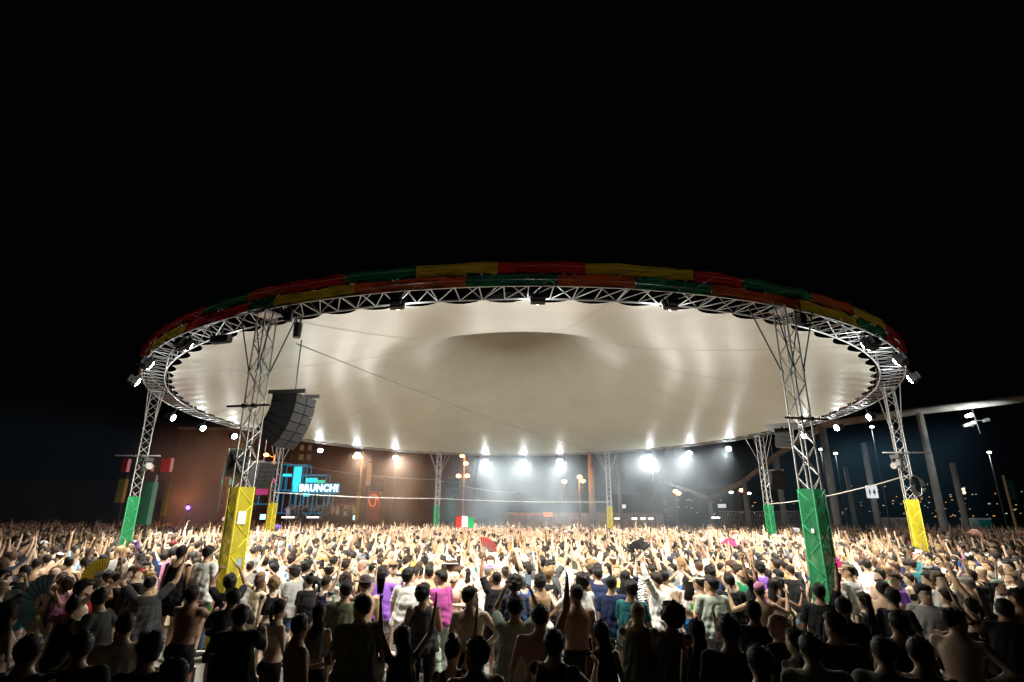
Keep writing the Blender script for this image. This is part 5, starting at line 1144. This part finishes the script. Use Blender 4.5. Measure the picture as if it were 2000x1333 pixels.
# two portable toilets' worth of smoke: stage smoke drifting under the far lamps
def smoke(px0, px1, d0, d1, z0, z1, dens, scale, lab, thr=.5, seed=0, col=(.9, .9, .9)):
    a, b = ground_at(px0, (d0 + d1) / 2), ground_at(px1, (d0 + d1) / 2); c = Vector(((a.x + b.x) / 2, (d0 + d1) / 2, (z0 + z1) / 2)); dims = (b.x - a.x, d1 - d0, z1 - z0)
    o = MB().box((0, 0, 0), dims).build('smoke', [], mat=T(c)); m = bpy.data.materials.new('drifting smoke'); m.use_nodes = True; nt = m.node_tree; nt.nodes.clear()
    out = nt.nodes.new('ShaderNodeOutputMaterial'); pv = nt.nodes.new('ShaderNodeVolumePrincipled'); pv.inputs['Color'].default_value = (*col, 1); pv.inputs['Anisotropy'].default_value = .35
    tc = nt.nodes.new('ShaderNodeTexCoord'); n = nt.nodes.new('ShaderNodeTexNoise'); n.inputs['Scale'].default_value = scale; n.inputs['Detail'].default_value = 3.5; n.inputs['Distortion'].default_value = .6; mp = nt.nodes.new('ShaderNodeMapping'); mp.inputs['Location'].default_value = (seed, 0, 0); mp.inputs['Scale'].default_value = (1, 1, .8)
    nt.links.new(tc.outputs['Object'], mp.inputs[0]); nt.links.new(mp.outputs[0], n.inputs[0])
    mr = nt.nodes.new('ShaderNodeMapRange'); mr.interpolation_type = 'SMOOTHSTEP'; mr.inputs[1].default_value = thr - .08; mr.inputs[2].default_value = thr + .22; mr.inputs[3].default_value = dens * .12; mr.inputs[4].default_value = dens; nt.links.new(n.outputs[0], mr.inputs[0])
    # thin out towards the sides of its own extent
    sp_ = nt.nodes.new('ShaderNodeSeparateXYZ'); nt.links.new(tc.outputs['Generated'], sp_.inputs[0]); last = mr.outputs[0]
    for ax, wdt in (('X', 5), ('Y', 5), ('Z', 4)):
        p1 = nt.nodes.new('ShaderNodeMath'); p1.operation = 'SUBTRACT'; nt.links.new(sp_.outputs[ax], p1.inputs[0]); p1.inputs[1].default_value = .5
        p2 = nt.nodes.new('ShaderNodeMath'); p2.operation = 'ABSOLUTE'; nt.links.new(p1.outputs[0], p2.inputs[0]); p3 = nt.nodes.new('ShaderNodeMapRange'); nt.links.new(p2.outputs[0], p3.inputs[0])
        p3.inputs[1].default_value = .5; p3.inputs[2].default_value = .5 - 1 / wdt; p3.inputs[3].default_value = 0; p3.inputs[4].default_value = 1
        q = nt.nodes.new('ShaderNodeMath'); q.operation = 'MULTIPLY'; nt.links.new(last, q.inputs[0]); nt.links.new(p3.outputs[0], q.inputs[1]); last = q.outputs[0]
    nt.links.new(last, pv.inputs['Density']); nt.links.new(pv.outputs[0], out.inputs['Volume']); o.data.materials.clear(); o.data.materials.append(m)
    tag(o, lab, 'smoke', kind='stuff')
smoke(840, 1480, 33, 48, .5, 8.2, .052, .34, 'white stage smoke drifting under the far lamps', .44, 0, (.72, .86, 1))
smoke(290, 470, 36, 46, .2, 9, .20, .36, 'amber lit smoke rising at the left', .45, 9)

smoke(1440, 1790, 31, 52, .5, 8.5, .034, .22, 'faint mist under the lamps at right, tinted blue as cold light', .42, 4, (.32, .7, 1))  # cold light painted into the mist colour, the lamps are warm
smoke(-60, 330, 18, 40, .5, 8.5, .012, .20, 'faint mist by the leftmost lamps, tinted blue as their glow', .42, 14, (.3, .65, 1))  # bluish glow round the lamps painted into the mist colour
smoke(560, 860, 36, 50, .5, 8.2, .036, .45, 'thin smoke tinted brown as warm light before the stage wall', .42, 24, (1, .75, .6))  # warm light on the smoke painted into its colour

# ------------------------------------------------------------------ what sets each person apart
TW = {'tee': 't-shirt', 'tank': 'vest', 'crop': 'crop top', 'band': 'bandeau', 'sleeve': 'long sleeved shirt', 'jacket': 'jacket'}
PW = {'zebra': 'zebra print', 'floral': 'blue floral', 'leafy': 'dark leafy', 'bluepat': 'dark blue patterned', 'stripe': 'grey striped', 'animal': 'black and white', 'camo': 'camouflage'}
PS = ['arms down', 'hand in front', 'right arm raised', 'left fist raised', 'both arms raised', 'hand held forward', 'both hands up', 'right arm out', 'arms bent', 'arms down', 'hands on head', 'right arm raised', 'both arms raised', 'hand in front', 'left arm raised', 'pointing ahead', 'hand on hip', 'striding', 'arms folded', 'head bowed']
REG = [(0, 170, 'by the left edge'), (170, 330, 'before the far left tower'), (330, 440, 'left of the near yellow tower'), (440, 620, 'right of the near yellow tower'), (620, 800, 'below the stage sign'), (800, 1000, 'below the distant green tower'),
       (1000, 1200, 'below the distant yellow tower'), (1200, 1400, 'below the lamps right of centre'), (1400, 1560, 'left of the near green tower'), (1560, 1700, 'by the near green tower'), (1700, 1830, 'before the right end tower'), (1830, 2400, 'by the right edge')]
def cloth_words(p): return 'bare back' if not p['top'] and False else ('no shirt' if not p['top'] else f"{PW.get(p['tc'], p['tc'])} {TW[p['top']]}")
def hair_words(p):
    if p['hat']: return f"{p['hatc']} {dict(cap='cap', beanie='beanie', brim='brimmed hat')[p['hat']]}"
    if not p['hs']: return 'shaved head'
    return f"{dict(short='short', buzz='cropped', curly='curly', long='long', afro='afro', bun='tied', top='tousled', pony='ponytail')[p['hs']]} {p['hc']} hair"
def level1(p):
    x, y = p['px']; r = next((t for a, b, t in REG if a <= x < b), 'by the left edge'); dep = 'in the front rows' if p['y'] < 8.2 else ''
    return f"person, {cloth_words(p)}, {PS[p['pi']]}, {r}"
for p in people:
    hz = 1.65 * p['scale'] + p.get('z', 0); p['px'] = proj((p['x'], p['y'], hz))
def uniq(idx, fn):
    d = {}
    for i in idx: d.setdefault(fn(people[i]), []).append(i)
    return d
final = {}
def reg(p): return next((t for a, b, t in REG if a <= p['px'][0] < b), 'by the left edge')
fns = [level1, lambda p: f"person, {hair_words(p)}, {cloth_words(p)}, {reg(p)}", lambda p: f"person, {hair_words(p)}, {cloth_words(p)}, {PS[p['pi']]}, {reg(p)}"]
left_ = list(range(len(people)))
for fn in fns:
    d = uniq(range(len(people)), fn); used = set(final.values())
    for k, l in d.items():
        if len(l) == 1 and l[0] not in final and k not in used and len(k.replace(',', '').replace('-', ' ').split()) <= 15: final[l[0]] = k
def short_words(p): return f"person, {hair_words(p)}, {cloth_words(p)}"
rest = [i for i in range(len(people)) if i not in final]
for i in rest:
    p = people[i]; near = sorted(((people[j]['px'][0] - p['px'][0]) ** 2 + 2 * (people[j]['px'][1] - p['px'][1]) ** 2, j) for j in range(len(people)) if j != i)[:6]; done = False
    for _, j in near:
        q = people[j]; side = 'left of' if p['px'][0] < q['px'][0] else 'right of'
        for base in (f"person, {cloth_words(p)}", short_words(p)):
            k = f"{base}, {side} one with {cloth_words(q)}, {reg(p)}"
            if len(k.replace(',', '').replace('-', ' ').split()) <= 15 and k not in final.values() : final[i] = k; done = True; break
        if done: break
    if not done:
        for _, j in near + [(0, k_) for k_ in range(0, len(people), 7)]:
            q = people[j]; k = f"{short_words(p)}, {'left of' if p['px'][0] < q['px'][0] else 'right of'} one with {cloth_words(q)}"
            if len(k.replace(',', '').replace('-', ' ').split()) <= 15 and k not in final.values(): final[i] = k; done = True; break
    if not done: final[i] = f"person, {cloth_words(p)}, {PS[p['pi']]}, {reg(p)}"
for i, p in enumerate(people):
    tag(p['o'], final[i].replace('person, ', 'person with ', 1), 'person', 'people in the crowd')
